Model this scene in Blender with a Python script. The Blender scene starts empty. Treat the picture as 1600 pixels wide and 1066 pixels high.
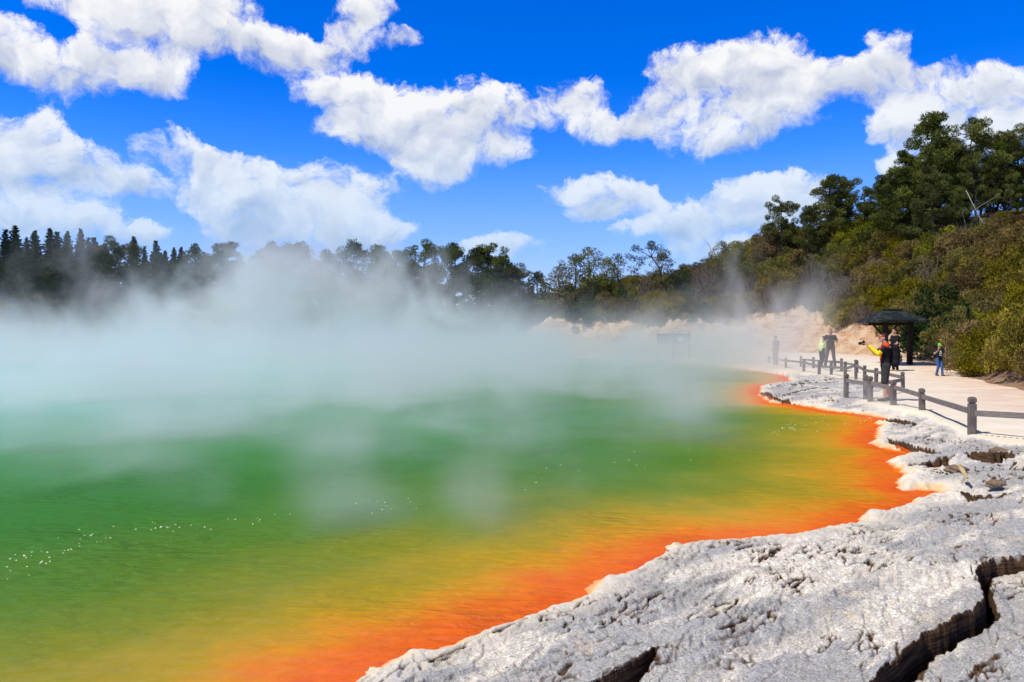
import bpy, math, random
import numpy as np
from mathutils import Vector, Quaternion
random.seed(5)
RS = np.random.RandomState(11)
sc = bpy.context.scene
C = sc.collection
H, F, VH = 1.65, 1244.0, 528.0          # eye height (m), focal length (px of the 1600 px photo), horizon row
WZ = -0.22                              # water level

def G(u, v, z=0.0):
    """point at height z that is seen at column u, row v"""
    y = (H - z) * F / (v - VH)
    return ((u - 800.0) / F * y, y)

# ------------------------------------------------------------------ noise
def _hash(ix, iy, s):
    h = (ix.astype(np.int64) * 374761393 + iy.astype(np.int64) * 668265263 + s * 982451653) & 0x7fffffff
    h = ((h ^ (h >> 13)) * 1274126177) & 0x7fffffff
    h = (h ^ (h >> 16))
    return (h & 0xffff) / 65536.0

def noise(x, y, s=0):
    ix = np.floor(x); iy = np.floor(y); fx = x - ix; fy = y - iy
    def g(a, b):
        t = _hash(ix + a, iy + b, s) * 2 * math.pi
        return np.cos(t) * (fx - a) + np.sin(t) * (fy - b)
    u = fx * fx * fx * (fx * (fx * 6 - 15) + 10); v = fy * fy * fy * (fy * (fy * 6 - 15) + 10)
    n0 = g(0, 0) * (1 - u) + g(1, 0) * u
    n1 = g(0, 1) * (1 - u) + g(1, 1) * u
    return (n0 * (1 - v) + n1 * v) * 1.5

def fbm(x, y, o=4, s=0, r=0.5):
    t = 0; a = 1; n = 0
    for k in range(o):
        t = t + a * noise(x * 2 ** k, y * 2 ** k, s + k * 17); n += a; a *= r
    return t / n * 1.3

def sstep(a, b, x):
    t = np.clip((x - a) / (b - a), 0, 1)
    return t * t * (3 - 2 * t)

def seg_dist(x, y, pts, closed=False):
    P = np.array(pts, float); n = len(P)
    d = np.full(x.shape, 1e9)
    for i in range(n if closed else n - 1):
        a = P[i]; b = P[(i + 1) % n]; ab = b - a
        t = np.clip(((x - a[0]) * ab[0] + (y - a[1]) * ab[1]) / max(ab @ ab, 1e-9), 0, 1)
        d = np.minimum(d, (x - a[0] - t * ab[0]) ** 2 + (y - a[1] - t * ab[1]) ** 2)
    return np.sqrt(d)

def seg_side(x, y, pts):
    P = np.array(pts, float); d = np.full(x.shape, 1e9); sg = np.zeros(x.shape)
    for i in range(len(P) - 1):
        a = P[i]; ab = P[i + 1] - a
        t = np.clip(((x - a[0]) * ab[0] + (y - a[1]) * ab[1]) / max(ab @ ab, 1e-9), 0, 1)
        e = (x - a[0] - t * ab[0]) ** 2 + (y - a[1] - t * ab[1]) ** 2
        c = np.sign(ab[0] * (y - a[1]) - ab[1] * (x - a[0])); m = e < d - 1e-9
        sg[m] = c[m]; d[m] = e[m]
    return sg

def inside(x, y, pts):
    P = np.array(pts, float); n = len(P)
    c = np.zeros(x.shape, bool)
    for i in range(n):
        a = P[i]; b = P[(i + 1) % n]
        if a[1] == b[1]: continue
        hit = ((a[1] > y) != (b[1] > y)) & (x < (b[0] - a[0]) * (y - a[1]) / (b[1] - a[1]) + a[0])
        c ^= hit
    return c

def sdf(x, y, pts):
    """positive outside"""
    d = seg_dist(x, y, pts, True)
    return np.where(inside(x, y, pts), -d, d)

# ------------------------------------------------------------------ plan of the place
SHORE_PX = [(560,1072),(590,1054),(640,1032),(690,1026),(735,1004),(790,985),(850,966),(905,940),(925,921),(965,903),(1030,880),
            (1060,860),(1105,852),(1180,846),(1240,845),(1290,838),(1300,828),(1340,820),(1390,799),(1440,792),(1474,772),
            (1462,767),(1412,764),(1406,753),(1434,746),(1408,735),(1399,720),(1436,711),(1400,702),(1370,697),(1366,685),
            (1378,668),(1384,655),(1368,650),(1290,642),(1240,632),(1205,630),(1186,612),(1200,601),(1238,598),(1228,585),(1180,577),(1120,570),
            (1050,565),(980,562),(900,560)]
POOL = [G(u, v, WZ) for u, v in SHORE_PX] + [(-10, 79), (-28, 76), (-44, 66), (-53, 50), (-57, 30), (-54, 10), (-34, -8), (-15, -8), (-5.5, -4.0), (-2.9, -0.5), (-1.7, 2.4)]
PATH = [G(u, v) for u, v in [(1700,712),(1600,694),(1560,692),(1500,673),(1455,650),(1420,641),(1395,636),(1357,629),(1345,626),(1352,615),
        (1405,608),(1362,600),(1337,593),(1318,590),(1290,586),(1256,583),(1215,578),(1160,571)]] + [(14, 66), (20, 72), (26, 80), (60, 90), (60, 5), (30, 4), (14, 6)]
FOOT = [(60, -30), (34, 8), G(1690, 640), G(1600, 611), G(1560, 600), G(1520, 590), G(1480, 580), (23.0, 44), (24.3, 50), (25.6, 60), (24, 69), (19, 72.5),
        (12, 72.5), (8.3, 74), (4, 77.5), (0, 80), (-11, 80.5), (-30, 78), (-46, 68), (-56, 51), (-61, 30), (-62, 8), (-70, -30)]
HILL = FOOT + [(-4000, -30), (-4000, 4000), (4000, 4000), (4000, -30)]
RIDGE = [(-0.8, 3.4), (-0.3, 3.0), (0.0, 2.6), (0.05, 4.3), (0.10, 6.0), (0.2, 8.3), (0.28, 10.2), (0.35, 12.0), (0.45, 12.6), (0.65, 12.6), (1.5, 12)]
CRACKS = [  # (pixels, width, depth, drop of the near side)
    ([(1300,1130),(1378,1066),(1400,1038),(1425,1014),(1452,986),(1490,975),(1532,956),(1551,944),(1546,922),(1536,900),(1541,884),(1562,877),(1600,873),(1700,868)], .050, .26, .11),
    ([(840,1100),(935,1064),(970,1047),(1008,1027),(1026,1012)], .035, .18, .10),
    ([(1190,606),(1210,615),(1250,624),(1300,633),(1350,640),(1400,647),(1430,655)], .14, .16, .05),
    ([(1390,674),(1404,679),(1416,685),(1438,689),(1460,692),(1486,692)], .13, .18, .05),
    ([(1434,711),(1453,713),(1466,708),(1486,705)], .20, .20, .06),
    ([(1462,724),(1474,726),(1488,728)], .16, .16, .04),
    ([(1514,703),(1532,709),(1552,713),(1576,706)], .24, .18, .05),
    ([(1500,752),(1519,759),(1548,760),(1576,761)], .11, .14, .05),
    ([(1524,678),(1560,682),(1600,686),(1680,694)], .030, .06, 0),
    ([(1225,612),(1270,606),(1310,604)], .08, .05, 0),
    ([(1205,597),(1240,600),(1275,597)], .10, .05, 0),
    ([(900,952),(950,930),(1000,918),(1030,905)], .006, .018, .016),
    ([(800,1035),(850,1018),(905,1010)], .006, .018, .016),
    ([(1180,900),(1260,880),(1330,868)], .008, .018, .016),
    ([(1000,950),(1080,905),(1170,885)], .006, .018, .016),
    ([(1130,960),(1210,935),(1300,930)], .006, .018, .016),
    ([(1060,1000),(1150,985),(1200,965)], .006, .018, .016),
    ([(1470,1066),(1530,1020),(1600,990)], .010, .018, .016),
    ([(1330,800),(1420,812),(1500,806)], .012, .018, .016),
]
CR = [([G(u, v) for u, v in p], w, d, e) for p, w, d, e in CRACKS]

def terrain(x, y, fine=True):
    """height plus masks of the ground at x, y"""
    x = np.asarray(x, float); y = np.asarray(y, float)
    wob = 0.10 * fbm(x * 1.3, y * 1.3, 3, 5) + 0.035 * noise(x * 6, y * 6, 9) + 0.02 * noise(x * 13, y * 13, 19)
    near = np.exp(-np.hypot(x, y) / 30)
    sd = sdf(x, y, POOL) + wob * np.clip(np.hypot(x, y) / 5, .6, 2)
    hd = -sdf(x, y, HILL) + 0.6 * fbm(x * .25, y * .25, 3, 31)
    pd = -sdf(x, y, PATH) + 0.12 * fbm(x * 1.1, y * 1.1, 3, 41)
    # sinter shelf
    lip = sstep(-0.05, 0.10, sd)
    z = WZ - 0.5 + 0.5 * sstep(-1.5, -0.02, sd) + lip * 0.075
    z = z + sstep(0.0, 1.6, sd) * (-WZ - 0.10) + sstep(1.4, 3.5, sd) * 0.03
    onrock = sstep(0.0, 0.25, sd) * (1 - sstep(-0.15, 0.15, pd)) * (1 - sstep(-2, 0, hd))
    c, s = math.cos(0.86), math.sin(0.86)
    a = x * c + y * s; b = -x * s + y * c
    crack = np.zeros(x.shape)
    if fine:
        wx = fbm(x * .9, y * .9, 3, 71) * .5
        n1 = fbm(a * .45 + wx, b * 1.5 + wx, 4, 3)
        st = n1 * 5.5; fl = np.floor(st); fr = st - fl
        z = z + onrock * 0.022 * (fl + sstep(0.0, 0.16, fr) - st * 0.6)
        rough = fbm(x * 4.2 + 3, y * 4.0, 5, 13, .62)
        z = z + onrock * (0.008 * rough + 0.006 * fbm(x * 24, y * 24, 3, 23, .65) - 0.016 * sstep(.22, .5, fbm(x * 11, y * 11, 3, 29)) + .03 * fbm(a * .5, b * .9, 2, 27))
        # thin ragged cracks
        n2 = fbm(a * .8 + 3 + wx, b * 2.6, 4, 83, .6); m2 = sstep(.0, .3, fbm(x * .7, y * .7, 2, 91))
        k = np.exp(-(n2 / .026) ** 2) * m2
        n3 = fbm(a * 2.2, b * 5.0, 3, 103, .6); m3 = sstep(.05, .35, fbm(x * 1.3 + 5, y * 1.3, 2, 111))
        k = k * .8 + np.exp(-(n3 / .05) ** 2) * m3 * .5
        z = z - onrock * 0.05 * k
        crack = np.maximum(crack, onrock * np.clip(k, 0, 1) * .8)  # darkens the thin crack lines by colour, in place of undercut shadows
    r = np.hypot(x, y)
    wv = 0.30 * noise(x * 3, y * 3, 55) + .25 * noise(x * 9, y * 9, 57) + .08 * noise(x * 22, y * 22, 58)
    for pts, w, d, drop in CR:
        P = np.array(pts); bb = 1.6
        m = (x > P[:, 0].min() - bb) & (x < P[:, 0].max() + bb) & (y > P[:, 1].min() - bb) & (y < P[:, 1].max() + bb)
        if not m.any(): continue
        dd = seg_dist(x[m], y[m], pts)
        ww = w * (1 + 1.2 * wv[m])
        end = np.minimum(np.hypot(x[m] - P[0, 0], y[m] - P[0, 1]), np.hypot(x[m] - P[-1, 0], y[m] - P[-1, 1]))
        ww = ww * (.25 + .75 * sstep(0, .5, end))
        k = 1 - sstep(ww * .55 - .008, ww * .55 + .012, dd)
        sg = seg_side(x[m], y[m], pts)
        if drop: z[m] = z[m] - drop * (sg < 0) * np.exp(-(dd / .55) ** 2) * sstep(0, .3, end - dd) * sstep(.03, .3, sd[m])
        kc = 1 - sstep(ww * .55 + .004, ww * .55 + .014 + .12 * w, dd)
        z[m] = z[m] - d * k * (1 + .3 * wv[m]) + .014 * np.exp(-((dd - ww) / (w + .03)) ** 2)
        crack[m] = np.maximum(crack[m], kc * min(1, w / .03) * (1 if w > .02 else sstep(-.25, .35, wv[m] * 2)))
    # path
    pz = 0.012 * fbm(x * .8, y * .8, 3, 61) + 0.004 * noise(x * 7, y * 7, 63) + 0.42 * sstep(34, 46, y) * sstep(15, 19, x - (y - 40) * .15)
    pm = sstep(-0.12, 0.10, pd)
    z = z * (1 - pm) + pz * pm
    # rest of the level land away from the shelf
    # hill
    t = x / np.maximum(y, 1.0)
    rz = np.interp(t, [p[0] for p in RIDGE], [p[1] for p in RIDGE])
    rz = np.where(y < 5, np.interp(np.clip(x / 30, -1, 1), [-1, 0, 1], [3, 2, 9]), rz)
    bank = np.interp(t, [-.5, 0.0, .03, .05, .25, .36, .41, .46, .50, .56, .8], [1.2, 1.0, 2.6, 3.2, 3.3, 3.0, 2.5, 2.0, 1.5, .7, .5])
    gully = 1 + .35 * fbm(x * .22, y * .22, 3, 121)
    run = 2.2 + 1.2 * noise(x * .2, y * .2, 133)
    hh = bank * gully * sstep(0, 1, hd / run) + np.maximum(rz - bank, 0) * sstep(1.5, 23, hd)
    rough = fbm(x * .8, y * .8, 4, 141, .6) * .55 + .22 * noise(x * 3, y * 3, 143)
    hh = hh + rough * sstep(0, 2.0, hd) * (1 - .6 * sstep(4, 10, hd)) + .05 * fbm(x * 3, y * 3, 3, 145) * sstep(0, .5, hd)
    hh = hh + sstep(120, 900, hd) * 6
    z = z + np.where(hd > 0, hh, 0)
    return z, sd, hd, pd, crack

def hgt(x, y):
    z, *_ = terrain(np.array([float(x)]), np.array([float(y)]), False)
    return float(z[0])

# ------------------------------------------------------------------ mesh helpers
def np_mesh(name, V, Fc, mats=(), midx=None, smooth=True, attrs=None):
    me = bpy.data.meshes.new(name)
    V = np.ascontiguousarray(V, np.float32); nf, k = Fc.shape
    me.vertices.add(len(V)); me.vertices.foreach_set('co', V.ravel())
    me.loops.add(nf * k); me.loops.foreach_set('vertex_index', np.ascontiguousarray(Fc, np.int32).ravel())
    me.polygons.add(nf); me.polygons.foreach_set('loop_start', np.arange(0, nf * k, k, dtype=np.int32))
    me.polygons.foreach_set('loop_total', np.full(nf, k, np.int32))
    for m in mats: me.materials.append(m)
    if midx is not None: me.polygons.foreach_set('material_index', np.ascontiguousarray(midx, np.int32))
    me.update(calc_edges=True)
    me.polygons.foreach_set('use_smooth', np.full(nf, bool(smooth)))
    for an, av in (attrs or {}).items():
        at = me.attributes.new(an, 'FLOAT', 'POINT'); at.data.foreach_set('value', np.ascontiguousarray(av, np.float32))
    return me

class MB:
    """collects verts/faces of one mesh"""
    def __init__(s): s.v = []; s.f = []
    def add(s, v, f):
        b = len(s.v); s.v += [tuple(p) for p in v]; s.f += [tuple(i + b for i in q) for q in f]; return s
    def tube(s, pts, rad, n=8, cap=True, sq=None):
        P = [Vector(p) for p in pts]; rings = []
        ref = Vector((0, 0, 1)) if abs((P[-1] - P[0]).normalized().z) < .9 else Vector((1, 0, 0))
        for i, p in enumerate(P):
            d = (P[min(i + 1, len(P) - 1)] - P[max(i - 1, 0)]).normalized()
            a = d.cross(ref).normalized(); b = a.cross(d)
            rings.append([p + (a * math.cos(t) + b * math.sin(t)) * rad[i] for t in [2 * math.pi * (k + .5) / n for k in range(n)]])
        v = [q for r in rings for q in r]; f = []
        for i in range(len(P) - 1):
            for k in range(n):
                f.append((i * n + k, i * n + (k + 1) % n, (i + 1) * n + (k + 1) % n, (i + 1) * n + k))
        if cap: f.append(tuple(range(n))[::-1]); f.append(tuple((len(P) - 1) * n + k for k in range(n)))
        return s.add(v, f)
    def box(s, c, d, R=None, bev=0.0):
        """box with chamfered vertical section"""
        hx, hy, hz = [q / 2 for q in d]; b = min(bev, hx * .9, hy * .9, hz * .9)
        v = []
        prof = [(hx - b, -hz, hy - b), (hx, -hz + b, hy), (hx, hz - b, hy), (hx - b, hz, hy - b)] if b else [(hx, -hz, hy), (hx, hz, hy)]
        for px, pz, py in prof: v += [(-px, -py, pz), (px, -py, pz), (px, py, pz), (-px, py, pz)]
        f = [(3, 2, 1, 0)]
        for i in range(len(prof) - 1):
            for k in range(4): f.append((i * 4 + k, i * 4 + (k + 1) % 4, i * 4 + 4 + (k + 1) % 4, i * 4 + 4 + k))
        m = (len(prof) - 1) * 4; f.append((m, m + 1, m + 2, m + 3))
        v = [Vector(p) for p in v]
        if R is not None: v = [R @ p for p in v]
        return s.add([p + Vector(c) for p in v], f)
    def mesh(s, name, mats, smooth=False):
        me = bpy.data.meshes.new(name); me.from_pydata(s.v, [], s.f); me.update()
        for m in (mats if isinstance(mats, (list, tuple)) else [mats]): me.materials.append(m)
        if smooth: me.polygons.foreach_set('use_smooth', [True] * len(me.polygons))
        return me

def link(name, me, parent=None, loc=(0, 0, 0)):
    o = bpy.data.objects.new(name, me); C.objects.link(o); o.location = loc
    if parent: o.parent = parent
    return o
def tag(o, label=None, cat=None, group=None, kind=None):
    for k, v in (('label', label), ('category', cat), ('group', group), ('kind', kind)):
        if v: o[k] = v
    return o
def thing(name, label, cat, loc=(0, 0, 0), rz=0.0, group=None):
    o = bpy.data.objects.new(name, None); C.objects.link(o); o.location = loc; o.rotation_euler = (0, 0, rz)
    o.empty_display_size = .2
    return tag(o, label, cat, group)
def copy_tree(o, parent=None):
    c = o.copy(); C.objects.link(c)
    if parent: c.parent = parent
    for ch in o.children: copy_tree(ch, c)
    return c

# ------------------------------------------------------------------ node helper
class NT:
    def __init__(s, nt): s.nt = nt; s.N = nt.nodes; s.L = nt.links
    def set(s, sock, v):
        if v is None: return
        if isinstance(v, bpy.types.NodeSocket): s.L.new(v, sock)
        else: sock.default_value = v
    def node(s, typ, ins=None, **kw):
        n = s.N.new(typ)
        for k, v in kw.items(): setattr(n, k, v)
        for k, v in (ins or {}).items(): s.set(n.inputs[k], v)
        return n
    def m(s, op, a, b=None, c=None, clamp=False):
        n = s.N.new('ShaderNodeMath'); n.operation = op; n.use_clamp = clamp
        s.set(n.inputs[0], a); s.set(n.inputs[1], b); s.set(n.inputs[2], c)
        return n.outputs[0]
    def vm(s, op, a, b=None, c=None, out=0):
        n = s.N.new('ShaderNodeVectorMath'); n.operation = op
        s.set(n.inputs[0], a); s.set(n.inputs[1], b); s.set(n.inputs[2], c)
        return n.outputs['Value'] if op in ('DOT_PRODUCT', 'LENGTH', 'DISTANCE') else n.outputs[0]
    def noise(s, vec, scale, detail=4, rough=.5, dist=0.0, out=0, lac=2.0):
        n = s.node('ShaderNodeTexNoise', {'Vector': vec, 'Scale': scale, 'Detail': detail, 'Roughness': rough, 'Distortion': dist, 'Lacunarity': lac})
        return n.outputs[out]
    def map(s, v, a, b, c=0.0, d=1.0, smooth=False):
        n = s.node('ShaderNodeMapRange', {0: v, 1: a, 2: b, 3: c, 4: d})
        if smooth: n.interpolation_type = 'SMOOTHSTEP'
        return n.outputs[0]
    def ramp(s, v, stops, interp='LINEAR'):
        n = s.node('ShaderNodeValToRGB', {0: v}); cr = n.color_ramp; cr.interpolation = interp
        while len(cr.elements) < len(stops): cr.elements.new(0.5)
        for e, (p, c) in zip(cr.elements, stops): e.position = p; e.color = (*c, 1) if len(c) == 3 else c
        return n.outputs[0]
    def mix(s, f, a, b, typ='MIX'):
        n = s.N.new('ShaderNodeMix'); n.data_type = 'RGBA'; n.blend_type = typ
        s.set(n.inputs[0], f); s.set(n.inputs[6], (*a, 1) if isinstance(a, tuple) and len(a) == 3 else a)
        s.set(n.inputs[7], (*b, 1) if isinstance(b, tuple) and len(b) == 3 else b)
        return n.outputs[2]
    def attr(s, name, out='Fac'): return s.node('ShaderNodeAttribute', attribute_name=name).outputs[out]

def mat(name, rough=.8, spec=.3):
    m = bpy.data.materials.new(name); m.use_nodes = True; t = NT(m.node_tree)
    b = t.N['Principled BSDF']; b.inputs['Roughness'].default_value = rough; b.inputs['Specular IOR Level'].default_value = spec
    return m, t, b
def pos(t): return t.node('ShaderNodeNewGeometry').outputs['Position']
def objc(t): return t.node('ShaderNodeTexCoord').outputs['Object']

def plain(name, col, rough=.8, spec=.2, var=.25, scale=14, bump=.0):
    m, t, b = mat(name, rough, spec)
    n = t.noise(objc(t), scale, 4, .6)
    k = t.map(n, .3, .7, 1 - var, 1 + var)
    c = t.vm('SCALE', (*col,)); c.node.inputs['Scale'].default_value = 1; t.L.new(k, c.node.inputs['Scale'])
    t.L.new(c, b.inputs['Base Color'])
    if bump:
        bp = t.node('ShaderNodeBump', {'Strength': .6, 'Distance': bump, 'Height': n}); t.L.new(bp.outputs[0], b.inputs['Normal'])
    return m

# ------------------------------------------------------------------ materials of the setting
def sinter_mat():
    m, t, b = mat('sinter', 1.0, .03)
    p = pos(t)
    pp = t.node('ShaderNodeMapping', {'Vector': p, 'Rotation': (0, 0, .75), 'Scale': (1.8, .62, 1)}, vector_type='TEXTURE').outputs[0]
    big = t.noise(pp, .75, 6, .62)
    med = t.noise(pp, 5.0, 6, .7)
    fin = t.noise(p, 38, 5, .72)
    gray = t.m('MULTIPLY', t.map(big, .44, .56), t.map(med, .30, .60, .35, 1.0))
    gray = t.m('MULTIPLY', t.map(big, .455, .515), t.map(med, .34, .52, .45, 1.0))
    c = t.mix(gray, (.80, .74, .65), (.42, .415, .42))
    mot = t.m('MULTIPLY', t.map(t.noise(p, 24, 5, .75), .47, .56), t.map(t.noise(pp, 1.9, 4, .6), .42, .58, .15, .85))
    c = t.mix(t.m('MULTIPLY', mot, .75), c, (.40, .385, .38))
    cre = t.map(t.noise(p, 2.6, 5, .7), .56, .70)
    c = t.mix(t.m('MULTIPLY', cre, .6), c, (.66, .53, .36))
    yel = t.map(t.noise(p, 1.7, 3, .6), .66, .74)
    c = t.mix(t.m('MULTIPLY', yel, .45), c, (.72, .48, .18))
    pit = t.m('MAXIMUM', t.map(fin, .60, .68), t.m('MULTIPLY', t.map(t.noise(pp, 13, 7, .75), .60, .66), .9))
    c = t.mix(t.m('MULTIPLY', pit, .8), c, (.16, .13, .11))
    spk = t.map(t.noise(p, 70, 4, .75), .36, .62, .50, 1.18)
    spk = t.m('MULTIPLY', spk, t.map(med, .35, .65, .80, 1.12))
    c = t.vm('MULTIPLY', c, t.node('ShaderNodeCombineXYZ', {0: spk, 1: spk, 2: spk}).outputs[0])
    sh = t.attr('shore')
    # pale cream lip with ochre and olive stain right at the water
    lip = t.map(sh, .10, .42, 1, 0)
    c = t.mix(t.m('MULTIPLY', lip, .75), c, (.72, .655, .54))
    st = t.m('MULTIPLY', t.map(t.m('ADD', sh, t.m('MULTIPLY', t.noise(p, 6, 4, .6), .12)), .06, .16, 1, 0), t.map(t.noise(p, 3.3, 4, .6), .38, .6))
    c = t.mix(t.m('MULTIPLY', st, .85), c, (.72, .40, .07))
    c = t.mix(t.map(sh, -.08, .0, 1, 0), c, (.80, .16, .012))
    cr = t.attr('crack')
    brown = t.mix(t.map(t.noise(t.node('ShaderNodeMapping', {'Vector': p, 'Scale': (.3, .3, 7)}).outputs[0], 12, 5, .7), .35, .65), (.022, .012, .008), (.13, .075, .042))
    c = t.mix(t.map(cr, .03, .30), c, brown)  # brown-stained crack walls, colour also darkened to paint in missing undercut shade
    sand = t.map(t.m('ADD', t.attr('edge'), t.m('MULTIPLY', t.noise(p, 3, 5, .65), .5)), .05, .42)
    c = t.mix(sand, c, (.75, .68, .575))
    t.L.new(c, b.inputs['Base Color'])
    hgtn = t.m('ADD', t.m('MULTIPLY', t.noise(pp, 10, 8, .75), .9), t.m('MULTIPLY', fin, .45))
    bp = t.node('ShaderNodeBump', {'Strength': t.map(t.noise(p, 1.6, 4, .6), .35, .62, .35, 1.0), 'Distance': .020, 'Height': hgtn})
    vor = t.node('ShaderNodeTexVoronoi', {'Vector': p, 'Scale': 42}); vor.feature = 'F1'
    bp2 = t.node('ShaderNodeBump', {'Strength': .5, 'Distance': .006, 'Height': vor.outputs[0], 'Normal': bp.outputs[0]})
    t.L.new(bp2.outputs[0], b.inputs['Normal'])
    return m
def path_mat():
    m, t, b = mat('path_sand', .95, .1)
    p = pos(t)
    n = t.noise(p, .8, 5, .6)
    c = t.mix(t.map(n, .35, .65), (.76, .69, .585), (.69, .60, .485))
    pk = t.map(t.attr('foot'), -3.5, 0.0)     # reddish washed soil near the foot of the bank
    pk = t.m('MULTIPLY', pk, t.map(t.noise(p, .9, 5, .65), .3, .6))
    c = t.mix(pk, c, (.62, .42, .30))
    yl = t.m('MULTIPLY', t.map(t.attr('edge'), 0.0, .9, 1, 0), t.map(t.noise(p, 1.2, 4, .6), .35, .6))
    c = t.mix(t.m('MULTIPLY', yl, .6), c, (.80, .66, .44))
    sp = t.map(t.noise(p, 50, 3, .7), .66, .72)
    c = t.mix(t.m('MULTIPLY', sp, .6), c, (.35, .28, .22))
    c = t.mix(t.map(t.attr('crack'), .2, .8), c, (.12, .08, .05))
    t.L.new(c, b.inputs['Base Color'])
    bp = t.node('ShaderNodeBump', {'Strength': .6, 'Distance': .02, 'Height': t.m('ADD', t.noise(p, 6, 6, .65), t.m('MULTIPLY', t.noise(p, 45, 3, .6), .3))})
    t.L.new(bp.outputs[0], b.inputs['Normal'])
    return m
def hill_mat():
    m, t, b = mat('hill_soil', .95, .1)
    p = pos(t)
    ge = t.node('ShaderNodeNewGeometry')
    pz = t.node('ShaderNodeMapping', {'Vector': p, 'Scale': (1, 1, 2.2)}).outputs[0]
    n = t.noise(pz, .6, 7, .68)
    c = t.ramp(n, [(.28, (.30, .12, .055)), (.42, (.58, .34, .19)), (.50, (.66, .46, .28)), (.60, (.74, .56, .38)), (.72, (.55, .33, .19))])
    st = t.noise(t.node('ShaderNodeMapping', {'Vector': p, 'Scale': (.7, .7, 5)}).outputs[0], 1.0, 6, .7)
    c = t.mix(t.m('MULTIPLY', t.map(st, .52, .64), .75), c, (.36, .17, .09))
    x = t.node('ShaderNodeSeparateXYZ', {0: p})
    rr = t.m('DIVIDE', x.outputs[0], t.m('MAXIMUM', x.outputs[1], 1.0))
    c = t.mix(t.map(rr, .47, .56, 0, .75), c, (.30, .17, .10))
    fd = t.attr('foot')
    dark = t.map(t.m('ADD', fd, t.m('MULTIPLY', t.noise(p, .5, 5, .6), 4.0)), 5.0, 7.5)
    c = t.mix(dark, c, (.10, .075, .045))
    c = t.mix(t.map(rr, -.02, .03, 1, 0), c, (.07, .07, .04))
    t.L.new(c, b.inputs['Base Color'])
    bp = t.node('ShaderNodeBump', {'Strength': 1, 'Distance': .35, 'Height': t.noise(pz, 1.6, 8, .72)})
    t.L.new(bp.outputs[0], b.inputs['Normal'])
    return m
def water_mat():
    m, t, b = mat('pool_water', .16, .05)
    p = pos(t)
    x = t.node('ShaderNodeSeparateXYZ', {0: p})
    fl = t.node('ShaderNodeMapping', {'Vector': p, 'Scale': (.8, .8, 1)}).outputs[0]
    d = t.attr('depth')                      # metres out from the shore
    w1 = t.m('SUBTRACT', t.noise(fl, .55, 4, .55), .5); w2 = t.m('SUBTRACT', t.noise(fl, 2.6, 5, .62), .5)
    dn = t.m('MULTIPLY', t.map(d, 0, 2.5, .35, 2.2), w1); dn2 = t.m('MULTIPLY', t.map(d, 0, 1.0, .35, .9), w2)
    dd = t.m('ADD', d, t.m('ADD', dn, dn2))
    q = t.m('POWER', t.m('DIVIDE', t.m('MAXIMUM', dd, 0.0), 40.0), .5, clamp=True)
    def P(mm): return (mm / 40.0) ** .5
    c = t.ramp(q, [(0, (.72, .11, .001)), (P(.20), (.74, .13, .001)), (P(.40), (.74, .17, .001)), (P(.66), (.62, .25, .001)), (P(1.10), (.40, .27, .002)),
                   (P(1.9), (.20, .22, .003)), (P(3.0), (.085, .185, .005)), (P(5.6), (.034, .17, .012)), (P(11), (.040, .215, .05)), (P(19), (.11, .38, .27)), (P(30), (.20, .52, .47))])
    red = t.m('MULTIPLY', t.map(d, .15, .9, 1, 0), t.map(t.noise(p, 2.4, 6, .7), .5, .62))
    c = t.mix(t.m('MULTIPLY', red, .4), c, (.62, .04, .003))
    c = t.mix(t.m('MULTIPLY', t.map(t.noise(fl, 8, 5, .7), .35, .7, .0, .35), t.map(d, 0, 4, 1, .25)), c, t.vm('SCALE', c))
    c.node.inputs[7].links[0].from_node.inputs['Scale'].default_value = .6
    rp = t.node('ShaderNodeMapping', {'Vector': p, 'Rotation': (0, 0, .25), 'Scale': (1, 2.4, 1)}).outputs[0]
    wv = t.noise(rp, 4.2, 5, .58, .6)
    patch = t.map(t.noise(p, .35, 3, .5), .4, .62, .25, 1.0)
    bp = t.node('ShaderNodeBump', {'Strength': t.m('MULTIPLY', patch, .9), 'Distance': .09, 'Height': t.m('ADD', wv, t.m('MULTIPLY', t.noise(rp, 1.1, 3, .5, .5), 1.5))})
    t.N.remove(b)
    df = t.node('ShaderNodeBsdfDiffuse', {'Color': c, 'Normal': bp.outputs[0]}); gl = t.node('ShaderNodeBsdfGlossy', {'Color': (1, 1, 1, 1), 'Roughness': .14, 'Normal': bp.outputs[0]})
    fr = t.node('ShaderNodeFresnel', {'IOR': 1.33, 'Normal': bp.outputs[0]})
    mx = t.node('ShaderNodeMixShader', {0: t.m('MULTIPLY', fr.outputs[0], .07), 1: df.outputs[0], 2: gl.outputs[0]})
    t.L.new(mx.outputs[0], t.N['Material Output'].inputs['Surface'])
    return m

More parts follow.
